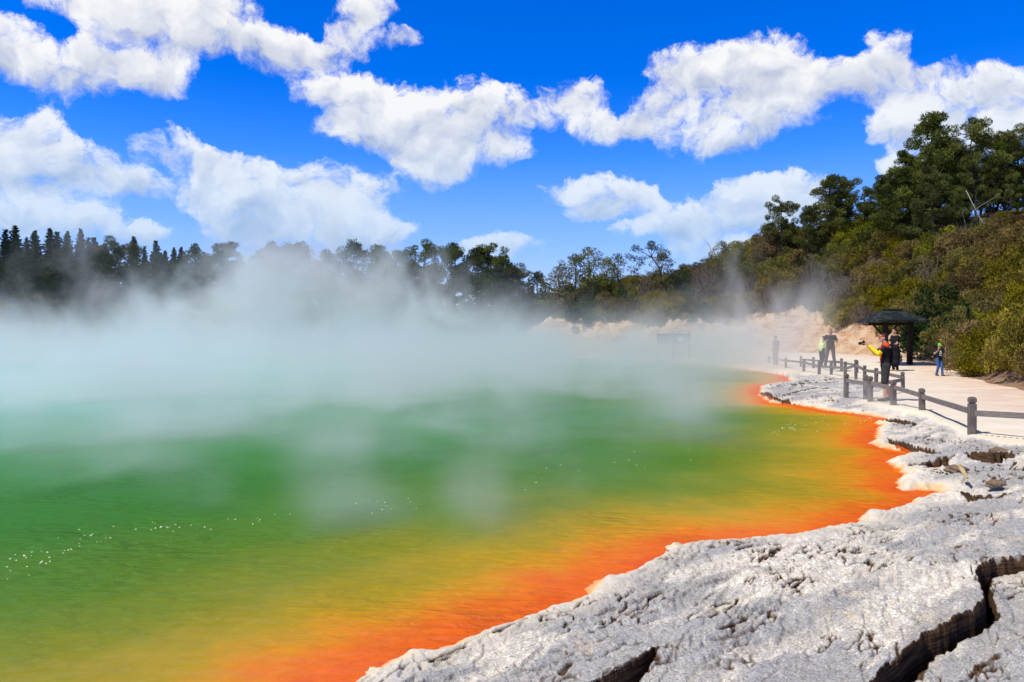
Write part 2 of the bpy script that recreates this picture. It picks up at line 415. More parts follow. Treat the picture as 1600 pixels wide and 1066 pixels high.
# ------------------------------------------------------------------ ground sheet (polar grid about the viewpoint, finest where it is seen closest)
def build_ground():
    th = np.concatenate([np.linspace(-math.pi, -.72, 170)[:-1], np.tan(np.linspace(math.atan(-.72), math.atan(.72), 2))[:0],
                         np.arctan(np.linspace(-.878, .878, 2))[:0], np.arctan(np.linspace(-.877, .72, 1000)), np.linspace(.74, math.pi, 170)[1:]])
    th = np.unique(np.round(th, 6)); th = th[th < math.pi - 1e-4]
    v = np.concatenate([np.arange(2600, 1120, -40.0), np.arange(1120, 780, -1.5), np.arange(780, 575, -1.0), np.arange(575, 560, -.6)])
    r = H * F / (v - VH)
    r = np.concatenate([[.05, .3, .6], r, np.arange(r[-1] + .5, 105, .45), 105 * 1.09 ** np.arange(0, 42)])
    T, R = np.meshgrid(th, r)
    # rows are radii along the middle axis: divide by cos so that rows stay straight in front
    k = np.where(np.abs(T) < .9, 1 / np.maximum(np.cos(T), .5), 1 / math.cos(.9))
    X = R * k * np.sin(T); Y = R * k * np.cos(T)
    z, sd, hd, pd, cr = terrain(X.ravel(), Y.ravel())
    z = z.reshape(X.shape)
    V = np.stack([X.ravel(), Y.ravel(), z.ravel()], 1)
    nr, nc = X.shape
    i = np.arange(nr - 1)[:, None]; j = np.arange(nc)[None, :]
    a = i * nc + j; b_ = i * nc + (j + 1) % nc; c = (i + 1) * nc + (j + 1) % nc; d = (i + 1) * nc + j
    Fc = np.stack([a + 0 * d, b_ + 0 * a, c + 0 * a, d + 0 * a], -1).reshape(-1, 4)[:, ::-1]
    zone = np.where(hd > 0, 2, np.where(pd > 0, 1, 0))
    fz = np.sort(zone[Fc], axis=1)[:, 2]
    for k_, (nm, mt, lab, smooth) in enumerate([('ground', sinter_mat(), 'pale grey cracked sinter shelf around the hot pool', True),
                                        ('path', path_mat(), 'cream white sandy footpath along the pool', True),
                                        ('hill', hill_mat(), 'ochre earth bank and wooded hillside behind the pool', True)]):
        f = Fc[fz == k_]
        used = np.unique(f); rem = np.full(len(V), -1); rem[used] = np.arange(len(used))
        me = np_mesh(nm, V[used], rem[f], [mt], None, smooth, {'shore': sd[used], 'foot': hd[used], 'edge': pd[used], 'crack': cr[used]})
        tag(link(nm, me), lab, 'ground', None, 'structure')

def build_water():
    th = np.concatenate([np.linspace(-2.6, -.66, 90), np.linspace(-.65, .62, 420)])
    v = np.concatenate([[9000, 4000, 2800, 2200, 1700, 1400, 1200], np.arange(1120, 700, -5.0), np.arange(700, 560, -1.5), np.arange(560, 550, -.6)])
    r = (H - WZ) * F / (v - VH)
    T, R = np.meshgrid(th, r)
    X = R * np.sin(T) / np.maximum(np.cos(np.clip(T, -.9, .9)), .3); Y = R * np.cos(T) / np.maximum(np.cos(np.clip(T, -.9, .9)), .3)
    sd = sdf(X.ravel(), Y.ravel(), POOL)
    V = np.stack([X.ravel(), Y.ravel(), np.full(X.size, WZ)], 1)
    nr, nc = X.shape; i = np.arange(nr - 1)[:, None]; j = np.arange(nc - 1)[None, :]
    Fc = np.stack([i * nc + j, i * nc + j + 1, (i + 1) * nc + j + 1, (i + 1) * nc + j], -1).reshape(-1, 4)[:, ::-1]
    f = Fc[(sd[Fc] < .6).any(1)]
    used = np.unique(f); rem = np.full(len(V), -1); rem[used] = np.arange(len(used))
    me = np_mesh('water', V[used], rem[f], [water_mat()], None, True, {'depth': -sd[used]})
    tag(link('water', me), 'green hot pool with orange and yellow mineral margin', 'water', None, 'structure')

build_ground()
build_water()

# ------------------------------------------------------------------ foliage
def leaf_mat(name, c0, c1, trans=.25, hv=.03):
    m = bpy.data.materials.new(name); m.use_nodes = True; t = NT(m.node_tree); t.N.clear()
    tint = t.attr('tint'); rnd = t.node('ShaderNodeObjectInfo').outputs['Random']
    c = t.mix(tint, c0, c1)
    hs = t.node('ShaderNodeHueSaturation', {'Hue': t.map(rnd, 0, 1, .5 - hv, .5 + hv * .6), 'Saturation': t.map(rnd, 0, 1, .8, 1.1), 'Value': t.map(t.m('FRACT', t.m('MULTIPLY', rnd, 7.3)), 0, 1, .72, 1.25), 'Color': c})
    d = t.node('ShaderNodeBsdfDiffuse', {'Color': hs.outputs[0]}); tr = t.node('ShaderNodeBsdfTranslucent', {'Color': hs.outputs[0]})
    mx = t.node('ShaderNodeMixShader', {0: trans, 1: d.outputs[0], 2: tr.outputs[0]})
    o = t.node('ShaderNodeOutputMaterial', {'Surface': mx.outputs[0]})
    return m
def bark_mat(name, c0, c1):
    m, t, b = mat(name, .9, .1)
    p = t.node('ShaderNodeMapping', {'Vector': objc(t), 'Scale': (1, 1, .25)}).outputs[0]
    n = t.noise(p, 9, 5, .65)
    t.L.new(t.mix(t.map(n, .3, .7), c0, c1), b.inputs['Base Color'])
    bp = t.node('ShaderNodeBump', {'Strength': .8, 'Distance': .04, 'Height': n}); t.L.new(bp.outputs[0], b.inputs['Normal'])
    return m
M_PINE = leaf_mat('pine_needles', (.036, .058, .012), (.18, .20, .034))
M_FIR = leaf_mat('fir_needles', (.018, .042, .024), (.065, .115, .055))
M_GOLD = leaf_mat('gold_scrub', (.075, .066, .014), (.32, .245, .035), .2)
M_OLIVE = leaf_mat('olive_scrub', (.055, .065, .012), (.26, .24, .034), .2)
M_GREY = leaf_mat('grey_scrub', (.07, .058, .042), (.20, .155, .11), .15)
M_DARK = leaf_mat('dark_scrub', (.020, .040, .016), (.075, .11, .036), .2)
M_BARK = bark_mat('bark', (.045, .033, .025), (.13, .10, .075))
M_DEAD = bark_mat('dead_wood', (.38, .35, .31), (.62, .59, .54))

def leaves(cen, dr, ln, wd, R):
    """diamond leaves: centre, direction, length, width -> verts, faces"""
    n = len(cen)
    dr = dr / np.maximum(np.linalg.norm(dr, axis=1, keepdims=True), 1e-6)
    rv = R.normal(size=(n, 3)); sd = np.cross(dr, rv); sd /= np.maximum(np.linalg.norm(sd, axis=1, keepdims=True), 1e-6)
    l = ln[:, None] * .5; w = wd[:, None] * .5
    V = np.stack([cen - dr * l, cen + sd * w, cen + dr * l, cen - sd * w], 1).reshape(-1, 3)
    Fc = np.arange(n * 4).reshape(n, 4)
    return V, Fc

def clump_cloud(cs, rs, per, ln, wd, R, flat=1.0, outward=.8, up=.25, tintc=None):
    """leaf clusters: cs centres, rs radii"""
    Vs = []; Ts = []
    for k, (c, r) in enumerate(zip(cs, rs)):
        n = int(per * (r ** 1.6) / (np.mean(rs) ** 1.6)) + 4
        d = R.normal(size=(n, 3)); d /= np.linalg.norm(d, axis=1, keepdims=True)
        rad = r * R.uniform(.25, 1.0, n) ** .5
        p = d * rad[:, None] * np.array([1, 1, flat])
        q = d * outward + R.normal(size=(n, 3)) * .6 + np.array([0, 0, up])
        V, _ = leaves(c + p, q, ln * R.uniform(.6, 1.4, n), wd * R.uniform(.6, 1.3, n), R)
        Vs.append(V)
        tc = (tintc[k] if tintc is not None else R.uniform(.1, .9))
        Ts.append(np.repeat(np.clip(tc + R.uniform(-.25, .25, n), 0, 1), 4))
    V = np.concatenate(Vs); return V, np.arange(len(V)).reshape(-1, 4), np.concatenate(Ts)

def crown_mesh(name, V, Fc, T, m): return np_mesh(name, V, Fc, [m], None, False, {'tint': T})

def pine_proto(seed, h=10.0, spread=3.0, lean=0.4, bare=.35, nl=26, per=200):
    """open pine: bare lower trunk, limbs ending in needle puffs"""
    R = np.random.RandomState(seed); rnd = random.Random(seed)
    mb = MB(); n = 9
    la = rnd.uniform(0, 6.28)
    tp = [(math.cos(la) * lean * (i / n) ** 1.5 + .12 * math.sin(i * 1.3 + seed), math.sin(la) * lean * (i / n) ** 1.5 + .1 * math.cos(i * 1.7 + seed), h * .97 * i / n - (.6 if i == 0 else 0)) for i in range(n + 1)]
    mb.tube(tp, [.17 * h / 10 * (1 - i / n) ** .8 + .025 for i in range(n + 1)], 7)
    cs = []; rs = []
    def tr(t):
        f = t * n; i = min(int(f), n - 1); a = Vector(tp[i]); return a.lerp(Vector(tp[i + 1]), f - i)
    for k in range(nl):
        t = bare + (1 - bare) * ((k + rnd.random()) / nl)
        b = tr(t); az = k * 2.4 + rnd.uniform(-.5, .5)
        L = spread * (1 - ((t - bare) / (1 - bare)) ** 2.2 * .70) * rnd.uniform(.35, 1.25)
        rise = rnd.uniform(.05, .55) * L
        e = b + Vector((math.cos(az) * L, math.sin(az) * L, rise)); mid = b.lerp(e, .55) + Vector((0, 0, -.08 * L))
        mb.tube([b, mid, e], [.055 * h / 10 + .01, .035 * h / 10 + .005, .012], 5, False)
        m_ = max(2, int(L * 1.5))
        for q in range(m_):
            f = .45 + .6 * (q + rnd.random()) / m_
            c = b.lerp(e, f) + Vector((rnd.gauss(0, .26), rnd.gauss(0, .26), rnd.gauss(.12, .16))) * (L * .35 + .4)
            cs.append(c); rs.append(rnd.uniform(.38, .78) * (.8 + .05 * h * .5))
    top = tr(1.0)
    for q in range(4): cs.append(top + Vector((rnd.gauss(0, .2), rnd.gauss(0, .2), -.35 * q))); rs.append(.34 + .07 * q)
    cs = np.array([tuple(c) for c in cs]); rs = np.array(rs)
    V, Fc, T = clump_cloud(cs, rs, per, .30, .070, R, .75, 1.0, .45)
    return mb.mesh('pine_trunk', M_BARK, True), crown_mesh('pine_crown', V, Fc, T, M_PINE)

def fir_proto(seed, h=15.0, w=2.3, per=26, low=.06, dens=1.0):
    """pointed conifer: whorls of drooping branches"""
    R = np.random.RandomState(seed); rnd = random.Random(seed)
    mb = MB(); mb.tube([(0, 0, -.8), (.05, 0, h * .5), (0, .04, h)], [.24, .14, .015], 7)
    P = []; D = []; T = []; z = low * h; k = 0
    while z < h * .985:
        f = (z - low * h) / (h * (1 - low)); L0 = w * (1 - f) ** .85 + .10
        nb = 7 if f < .8 else 5
        for q in range(nb):
            az = q * 6.283 / nb + k * .7 + rnd.uniform(-.25, .25); L = L0 * rnd.uniform(.62, 1.15)
            droop = rnd.uniform(.05, .30) * (1 - f) - .35 * f
            tc = rnd.uniform(.1, .9)
            n = max(5, int(per * L * dens)); s = R.uniform(.12, 1, n)
            side = R.normal(size=n) * .26 * L * (1.05 - s) + R.normal(size=n) * .04
            x = math.cos(az) * s * L - math.sin(az) * side; y = math.sin(az) * s * L + math.cos(az) * side
            zz = z - droop * L * s + .10 * L * s ** 3 + R.normal(size=n) * .07
            P.append(np.stack([x, y, zz], 1))
            D.append(np.stack([math.cos(az) + R.normal(size=n) * .5, math.sin(az) + R.normal(size=n) * .5, .2 + R.normal(size=n) * .35], 1))
            T.append(np.repeat(np.clip(tc + R.uniform(-.2, .2, n), 0, 1), 4))
        z += (.27 + .13 * (1 - f)) * rnd.uniform(.8, 1.2); k += 1
    P = np.concatenate(P); D = np.concatenate(D); n = len(P)
    V, Fc = leaves(P, D, R.uniform(.30, .60, n), R.uniform(.12, .24, n), R)
    return mb.mesh('fir_trunk', M_BARK, True), crown_mesh('fir_crown', V, Fc, np.concatenate(T), M_FIR)

def broad_proto(seed, m, h=9.0, w=3.2, ncl=70, per=110, leafl=.26, leafw=.11, low=.18, name='tree_crown'):
    R = np.random.RandomState(seed); rnd = random.Random(seed)
    mb = MB(); mb.tube([(0, 0, -.6), (.1, .05, h * .35), (0, .1, h * .8)], [.2 * h / 9, .14 * h / 9, .04], 7)
    cs = []; rs = []
    for k in range(ncl):
        u = rnd.random(); zf = low + (1 - low) * (k + rnd.random()) / ncl
        prof = math.sin(min(1, (zf - low) / (1 - low) * .9 + .12) * math.pi) ** .55
        az = k * 2.4 + rnd.uniform(-.4, .4); r = w * prof * (rnd.uniform(.35, 1.0) if k % 4 else rnd.uniform(.85, 1.18)) * (1 + .22 * math.sin(az * 2 + seed) + .15 * math.sin(az * 3 + zf * 9))
        c = Vector((math.cos(az) * r, math.sin(az) * r, zf * h + rnd.uniform(-.2, .2)))
        cs.append(tuple(c)); rs.append(rnd.uniform(.40, .85) * h / 9)
        if k % 3 == 0: mb.tube([(0, 0, zf * h * .75), tuple(Vector((0, 0, zf * h * .8)).lerp(c, .9))], [.05 * h / 9, .012], 5, False)
    V, Fc, T = clump_cloud(np.array(cs), np.array(rs), per, leafl, leafw, R, .8, .8, .2)
    return mb.mesh('tree_trunk', M_BARK, True), crown_mesh(name, V, Fc, T, m)

def shrub_proto(seed, m, ncl=60, per=150, leafl=.17, leafw=.05, sparse=False):
    """dome of scrub about 3.4 m wide and 2.6 m tall with wiry stems; ONE mesh"""
    R = np.random.RandomState(seed); rnd = random.Random(seed)
    mb = MB(); cs = []; rs = []
    for k in range(ncl):
        az = k * 2.4 + rnd.uniform(-.3, .3); e = math.asin(min(1, (k + .5) / ncl)) * .98
        rr = 1.35 * (rnd.uniform(.75, 1.12)) * (1 + .18 * math.sin(az * 2 + seed) + .12 * math.sin(az * 3.3 + seed * 2))
        c = (math.cos(az) * math.cos(e) * rr * 1.08, math.sin(az) * math.cos(e) * rr * 1.08, .35 + math.sin(e) * rr * 1.35 * rnd.uniform(.85, 1.1))
        cs.append(c); rs.append(rnd.uniform(.26, .52))
        if k % (1 if sparse else 4) == 0:
            a = (rnd.gauss(0, .12), rnd.gauss(0, .12), -.3); mid = (c[0] * .45 + rnd.gauss(0, .1), c[1] * .45 + rnd.gauss(0, .1), c[2] * .5)
            mb.tube([a, mid, c, (c[0] * 1.1, c[1] * 1.1, c[2] + .2)], [.035, .022, .012, .004], 4, False)
    V, Fc, T = clump_cloud(np.array(cs), np.array(rs), per, leafl, leafw, R, .85, .7, .5)
    sv = np.array(mb.v); sf = np.array(mb.f)
    VV = np.concatenate([V, sv]); FF = np.concatenate([Fc, sf + len(V)])
    mi = np.concatenate([np.zeros(len(Fc)), np.ones(len(sf))])
    return np_mesh('shrub', VV, FF, [m, M_BARK if not sparse else M_DEADG], mi, False, {'tint': np.concatenate([T, np.full(len(sv), .5)])})
M_DEADG = bark_mat('twig_wood', (.13, .11, .095), (.30, .26, .23))

PINES = [pine_proto(s, 10, sp, ln, ba, nl) for s, sp, ln, ba, nl in ((1, 3.0, 1.0, .30, 22), (2, 3.4, .6, .38, 20), (3, 2.7, 1.3, .22, 24), (4, 3.5, .4, .42, 19), (8, 2.7, .8, .10, 28))]
FIRS = [fir_proto(s, 15, w) for s, w in ((11, 3.0), (12, 3.5), (13, 2.6))]
BROADS = [broad_proto(s, M_DARK, 9, w, 74, 100, .30, .13, .05) for s, w in ((21, 3.0), (22, 2.7), (23, 3.4))]
GREYT = [broad_proto(s, M_OLIVE, 6, 1.7, 44, 60, .20, .07, .35, 'tree_crown') for s in (31, 32)]
SHR = {'gold': [shrub_proto(s, M_GOLD) for s in (41, 42, 43)], 'olive': [shrub_proto(s, M_OLIVE) for s in (44, 45, 46)],
       'grey': [shrub_proto(s, M_GREY, 46, 60, .16, .03, True) for s in (47, 48, 49)], 'dark': [shrub_proto(s, M_DARK, 60, 130, .2, .08) for s in (50, 51)]}

_tp = {}
def tree(kind, name, proto, x, y, h, h0, wide, label, group, rz=None, cat='tree', sink=.1):
    z = hgt(x, y) - sink
    key = (name, id(proto))
    if key not in _tp:
        o = thing(name, label, cat, group=group); link('trunk', proto[0], o); link('crown', proto[1], o); _tp[key] = o
    else:
        o = copy_tree(_tp[key]); tag(o, label, cat, group)
    s = h / h0; o.location = (x, y, z); o.scale = (s * wide, s * wide, s); o.rotation_euler = (0, 0, random.uniform(0, 6.28) if rz is None else rz)
    return o
ORD = ['first', 'second', 'third', 'fourth', 'fifth', 'sixth', 'seventh', 'eighth', 'ninth', 'tenth', 'eleventh', 'twelfth', 'thirteenth', 'fourteenth',
       'fifteenth', 'sixteenth', 'seventeenth', 'eighteenth', 'nineteenth', 'twentieth', 'twenty-first', 'twenty-second', 'twenty-third']

def by_top(u, v, d):
    """plan position at distance d under the tree top seen at u, v, and the tree's height"""
    x = (u - 800) / F * d; zt = H - (v - VH) / F * d
    return x, d, zt - hgt(x, d) + .1

# far left: pointed conifers
fu = [(-14, 362), (9, 356), (24, 351), (42, 370), (55, 360), (79, 354), (90, 361), (106, 361), (126, 357), (138, 369), (147, 370), (164, 380),
      (209, 369), (226, 383), (244, 375), (258, 391), (272, 386), (283, 384)]
for i, (u, v) in enumerate(fu):
    x, y, h = by_top(u, v, [101, 96, 105, 99][i % 4] + i * .3)
    tree('fir', 'conifer_tree', FIRS[(i * 2 + i // 4) % 3], x, y, h, 15, random.uniform(.85, 1.15), 'tall pointed dark conifer in the left tree line, %s spire from its left end' % ORD[i], 'pointed conifers in the left tree line')
# round crowned trees along the skyline across the pool
bt = [(178, 377, 96, 1, 'dark rounded pine between the pointed conifers of the left tree line'), (305, 386, 100, 1, 'bluish round conifer just left of the bulky dark pine on the skyline'),
      (348, 381, 93, 1.35, 'bulky dark green pine standing tallest at the right end of the left tree line'), (380, 413, 97, 1.1, 'low rounded tree beside the bulky dark pine, sloping to the right'),
      (425, 383, 104, 1.2, 'pale steam-veiled tree just right of the gap in the skyline'), (449, 388, 108, 1.1, 'steam-veiled tree beside the pale one right of the skyline gap'),
      (468, 384, 112, 1.3, 'steam-veiled broad tree above the thickest steam'), (510, 395, 110, 1.2, 'faint tree in the steam midway between two skyline gaps'), (552, 384, 105, 1.3, 'wide round pine half hidden in steam over the pool centre'),
      (585, 386, 108, 1.0, 'dark pine edge showing at the right side of the steam plume'), (604, 398, 118, 1.0, 'small dark pine right of the steam plume'), (627, 397, 118, .9, 'small pointed pine between the plume and the lone round pine'),
      (659, 382, 112, 1.05, 'lone round-topped pine against blue sky over the pool'), (707, 385, 104, 1.1, 'flat-topped pine with layered branches, left of the double pine'),
      (747, 393, 102, 1.15, 'left crown of the wide double pine over the pool'), (770, 389, 103, 1.2, 'right crown of the wide double pine over the pool'), (790, 404, 106, 1.0, 'low tree leaning out to the right of the double pine'),
      (817, 421, 108, 1.3, 'low pale green tree in the dip before the right hill'), (840, 427, 108, 1.3, 'lowest greyish tree in the dip of the skyline')]
for i, (u, v, d, w, lab) in enumerate(bt):
    x, y, h = by_top(u, v, d)
    pr = PINES[[1, 0, 4, 3][i % 4]] if (u > 580 and i % 2) or u in (178, 348, 659, 707) else BROADS[i % 3]
    h0 = 10 if pr in PINES else 9
    tree('b', 'round_tree', pr, x, y, h, h0, w * .85 * (1.1 if pr in PINES else 1), lab, 'rounded trees on the far skyline')
# fuller trees in front of them
mid = [(-10, 405), (30, 398), (66, 405), (100, 396), (150, 400), (186, 392), (222, 425), (248, 402), (285, 408), (322, 402), (365, 415), (395, 418), (430, 425), (475, 430), (520, 428), (560, 425), (600, 425), (640, 420), (680, 425), (725, 418), (762, 420), (800, 440)]
for i, (u, v) in enumerate(mid):
    d = 91 + (i * 7 % 5) * 1.3; x, y, h = by_top(u, v, d)
    tree('m', 'bushy_tree', BROADS[(i * 2) % 3], x, y, h, 9, 1.0, 'bushy green tree in front of the far tree line, %s from its left end' % ORD[i], 'bushy trees in front of the far tree line')

# pines on the right hill: top pixel, distance, width, label
pn = [(1445, 178, 66, 4, 1.05, 'tallest pine on the right hill, dark crown leaning left against cloud'), (1486, 214, 68, 2, .95, 'pine shoulder just right of the tallest one'),
      (1512, 194, 66, 3, .95, 'flat-headed pine with a clear gap on its left, second tallest on the hill'), (1546, 212, 69, 0, .8, 'slim pine between the flat-headed one and the right edge'),
      (1569, 206, 67, 2, .85, 'pine with thin top twigs near the right edge'), (1600, 200, 65, 1, .9, 'tall pine cut by the right edge of the picture'),
      (1640, 195, 68, 0, .9, 'pine just outside the right edge'), (1526, 240, 63, 2, .8, 'lower pine under the flat-headed one'), (1420, 238, 70, 4, 1.0, 'bushy pine leaning out below and left of the tallest'),
      (1376, 274, 71, 4, 1.0, 'round-headed pine at the left end of the tall group'), (1347, 296, 73, 1, .95, 'low pine between the two rounded heads left of the tall group'), (1328, 278, 74, 0, .9, 'small-headed pine beside the bluish one'),
      (1295, 273, 72, 4, 1.15, 'bluish pine standing out at the left end of the pines'), (1400, 268, 66, 4, .95, 'green pine in front of the tall group, yellowish side'), (1222, 313, 78, 1, .8, 'small pine tuft on the ridge above the ochre bank'),
      (1460, 262, 61, 4, .9, 'full dark pine in front of the tallest trunk'), (1500, 290, 62, 4, .85, 'yellow-green pine at the foot of the tall group'), (1580, 272, 60, 0, .8, 'lower pine by the right edge with bare trunk'),
      (1552, 262, 64, 1, .8, 'shadowed pine behind the leaning dead trunk'), (1260, 322, 76, 4, .9, 'low round pine on the ridge left of the bluish one')]
pn += [(1470, 225, 76, 4, 1.0, 'dark pine behind the tallest one, filling the gap to its right'), (1498, 232, 75, 0, 1.0, 'dark pine behind the flat-headed one'), (1534, 236, 77, 2, 1.0, 'pine in the dark row behind the slim pine'), (1560, 240, 76, 4, 1.0, 'dense pine in the dark row near the right edge'), (1588, 228, 75, 0, 1.1, 'broad pine in the dark row by the right edge'), (1436, 252, 77, 4, 1.0, 'dense pine behind the tallest one, lower left'), (1390, 285, 78, 0, 1.0, 'pine behind the round-headed one at the left of the group'), (1312, 300, 77, 4, .9, 'dense low pine right behind the bluish one')]
for u, v, d, k, w, lab in pn:
    d += 11 if u > 1270 else 6
    x, y, h = by_top(u, v, d)
    tree('p', 'pine_tree', PINES[k], x, y, h, 10, w * min(1, 9 / h + .2) if h > 9 else w * 1.1, lab, 'pines on the right hill')
# grey-green small trees left end of hill
gt = [(872, 420, 82, .9, 'small grey-green tree at the left end of the hill, next to the dip'), (900, 400, 84, 1.1, 'round grey tree with open crown above the left ochre knoll'), (921, 391, 84, 1.2, 'taller grey tree above the left ochre knoll'),
      (948, 404, 83, .8, 'thin grey tree between the round one and the wind-bent one'), (965, 400, 83, .9, 'feathery grey tree just left of the wind-bent one'), (1033, 396, 82, .8, 'feathery upright tree right of the wind-bent branches'),
      (1128, 380, 84, 1.0, 'grey twiggy tree where the ridge starts to climb')]
for i, (u, v, d, w, lab) in enumerate(gt):
    x, y, h = by_top(u, v, d)
    tree('g', 'grey_tree', GREYT[i % 2], x, y, h, 6, w * .95, lab, 'small grey trees along the ridge')

# scrub all over the slope
def scrub():
    rnd = random.Random(77); pts = []; cand = []
    for k in range(22000):
        y = rnd.uniform(22, 112); x = rnd.uniform(-4, 100)
        cand.append((x, y))
    A = np.array(cand); z, sd, hd, pd, cr = terrain(A[:, 0], A[:, 1], False)
    for (x, y), hh, zz in zip(cand, hd, z):
        u = x / y * F + 800
        if hh < .7 or hh > 34 or u < 842 or u > 2500: continue
        lowbank = 2.6 if u < 1340 else (1.6 if u < 1450 else .7)
        if hh < lowbank: continue
        rmin = (1.75 if u > 1400 else 1.95) if hh < 8 else 2.25 if hh < 18 else 2.8
        if u > 1690: rmin *= 1.55
        if any((x - a) ** 2 + (y - b) ** 2 < rmin * rmin for a, b, *_ in pts): continue
        if 1355 < u < 1440 and y < 46: continue
        pts.append((x, y, zz, hh, u))
    return pts
SP = scrub()
_sp = {}
def shrub(kind, x, y, z, s, sz, label, group, var=None):
    me = random.choice(SHR[kind]) if var is None else SHR[kind][var]
    o = link({'gold': 'golden_shrub', 'olive': 'olive_shrub', 'grey': 'twiggy_shrub', 'dark': 'green_shrub'}[kind], me)
    o.location = (x, y, z); o.scale = (s, s * random.uniform(.9, 1.1), sz); o.rotation_euler = (0, 0, random.uniform(0, 6.28))
    return tag(o, label, 'shrub', group)
LOOK = {'gold': 'golden olive bush', 'olive': 'mid green bush', 'grey': 'grey-brown twiggy bush', 'dark': 'dark green leafy bush'}
def where(u, hh):
    band = 'low on' if hh < 6 else ('halfway up' if hh < 16 else 'high on')
    if u < 960: z = 'the slope above the left ochre knoll'
    elif u < 1100: z = 'the hill above the notice board'
    elif u < 1230: z = 'the hill above the steaming ochre bank'
    elif u < 1340: z = 'the hill left of the shelter'
    elif u < 1440: z = 'the hill right behind the shelter'
    elif u < 1530: z = 'the hill behind the child'
    elif u < 1690: z = 'the hill by the right path end'
    else: z = 'the hill outside the right edge'
    return band + ' ' + z
for x, y, z, hh, u in SP:
    r = random.random()
    if u > 1690: k = ('olive', 'gold', 'dark')[int(r * 3)]
    elif u > 1330: k = 'gold' if r < (.62 if hh < 18 else .4) else 'olive' if r < .85 else 'grey'
    elif u > 1130: k = ('grey' if r < .5 else 'gold' if r < .8 else 'olive') if hh < 12 else ('olive' if r < .55 else 'gold' if r < .85 else 'dark')
    else: k = 'gold' if r < .3 else 'grey' if r < .62 else 'olive' if r < .85 else 'dark'
    s = random.uniform(.85, 1.25) * (1.0 if hh > 3 else .8); s *= 1.1 if hh > 12 else 1
    # keep the crests under the photographed skyline
    zt = H + F * 0
    sky = np.interp(u, [840, 900, 1050, 1120, 1170, 1230, 1300, 1700], [440, 425, 418, 395, 352, 335, 325, 330])
    lim = H + (VH - sky) / F * y - z
    sz = min(s * random.uniform(.9, 1.2), max(lim / 2.9, .25))
    shrub(k, x, y, z - .25, s, sz, LOOK[k] + ' ' + where(u, hh), 'bushes on the right hill')
# low bushes along the far left shore
for i in range(26):
    u = -20 + i * 34; d = 86 + (i * 13 % 7) * .6
    if u > 830: break
    x = (u - 800) / F * d
    y = d
    while True:
        hd = float(terrain(np.array([x]), np.array([y]), False)[2][0])
        if hd > .6 or y > 110: break
        y += .7; x = (u - 800) / F * y
    shrub('dark' if i % 3 else 'olive', x, y, hgt(x, y) - .2, 1.35, 1.3, 'low bush on the far shore under the tree line, half lost in steam', 'low bushes on the far shore')

# dead wood
def dead_tree(name, label, base, pts, rad, twigs=6, seed=1, group=None, m=M_DEAD):
    rnd = random.Random(seed); o = thing(name, label, 'dead tree', base, 0, group)
    mb = MB(); mb.tube(pts, rad, 7); link('trunk', mb.mesh('trunk', m, True), o)
    for k in range(twigs):
        i = rnd.randint(1, len(pts) - 2); b = Vector(pts[i]).lerp(Vector(pts[i + 1]), rnd.random())
        d = Vector((rnd.gauss(0, 1), rnd.gauss(0, .6), rnd.uniform(.0, 1))).normalized(); L = rnd.uniform(.5, 1.3)
        tb = MB(); q = b + d * L; e = q + (d + Vector((rnd.gauss(0, .5), 0, rnd.gauss(.3, .4)))) * L * .5
        tb.tube([b, b.lerp(q, .5) + Vector((0, 0, .08)), q, e], [rad[i] * .45, rad[i] * .35, rad[i] * .25, .008], 5, False)
        link('branch', tb.mesh('branch', m, True), o)
    return o
def px3(u, v, d): return Vector(((u - 800) / F * d, d, H - (v - VH) / F * d))
def px_dead(name, label, pxs, d, r0, tw, seed, m=M_DEAD):
    
    q0 = px3(*pxs[0], d)
    while d < 120 and hgt(q0.x, q0.y) < q0.z - .4: d += 1.0; q0 = px3(*pxs[0], d)
    r0 *= d / 60; P = [px3(u, v, d) for u, v in pxs]; b = P[0].copy(); g = hgt(b.x, b.y)
    P = [Vector((b.x - .1, b.y, g - .2))] + P if P[0].z > g else P
    base = Vector((P[0].x, P[0].y, g))
    return dead_tree(name, label, base, [p - base for p in P], [r0 * (1 - .75 * i / (len(P) - 1)) for i in range(len(P))], tw, seed, None, m)
px_dead('dead_tree', 'thin white dead trunk leaning in front of the tallest pine', [(1501, 348), (1499, 330), (1492, 315), (1482, 300), (1473, 284)], 57, .06, 2, 3)
px_dead('dead_tree', 'long pale dead trunk leaning left by the right edge pines', [(1550, 378), (1543, 362), (1533, 345), (1521, 322), (1509, 298)], 57, .07, 2, 5)
px_dead('dead_tree', 'bare white branching snag on the left end of the ochre bank', [(884, 488), (886, 474), (884, 462), (872, 458), (858, 456)], 76.5, .10, 6, 7)
px_dead('dead_tree', 'pale bare branches rising from grey scrub above the steaming bank', [(1128, 418), (1124, 405), (1116, 396), (1108, 391)], 72, .09, 6, 9)
px_dead('dead_tree', 'broken white snag low among the grey-brown bushes', [(1292, 462), (1296, 455), (1304, 453), (1310, 455)], 60, .07, 3, 10)
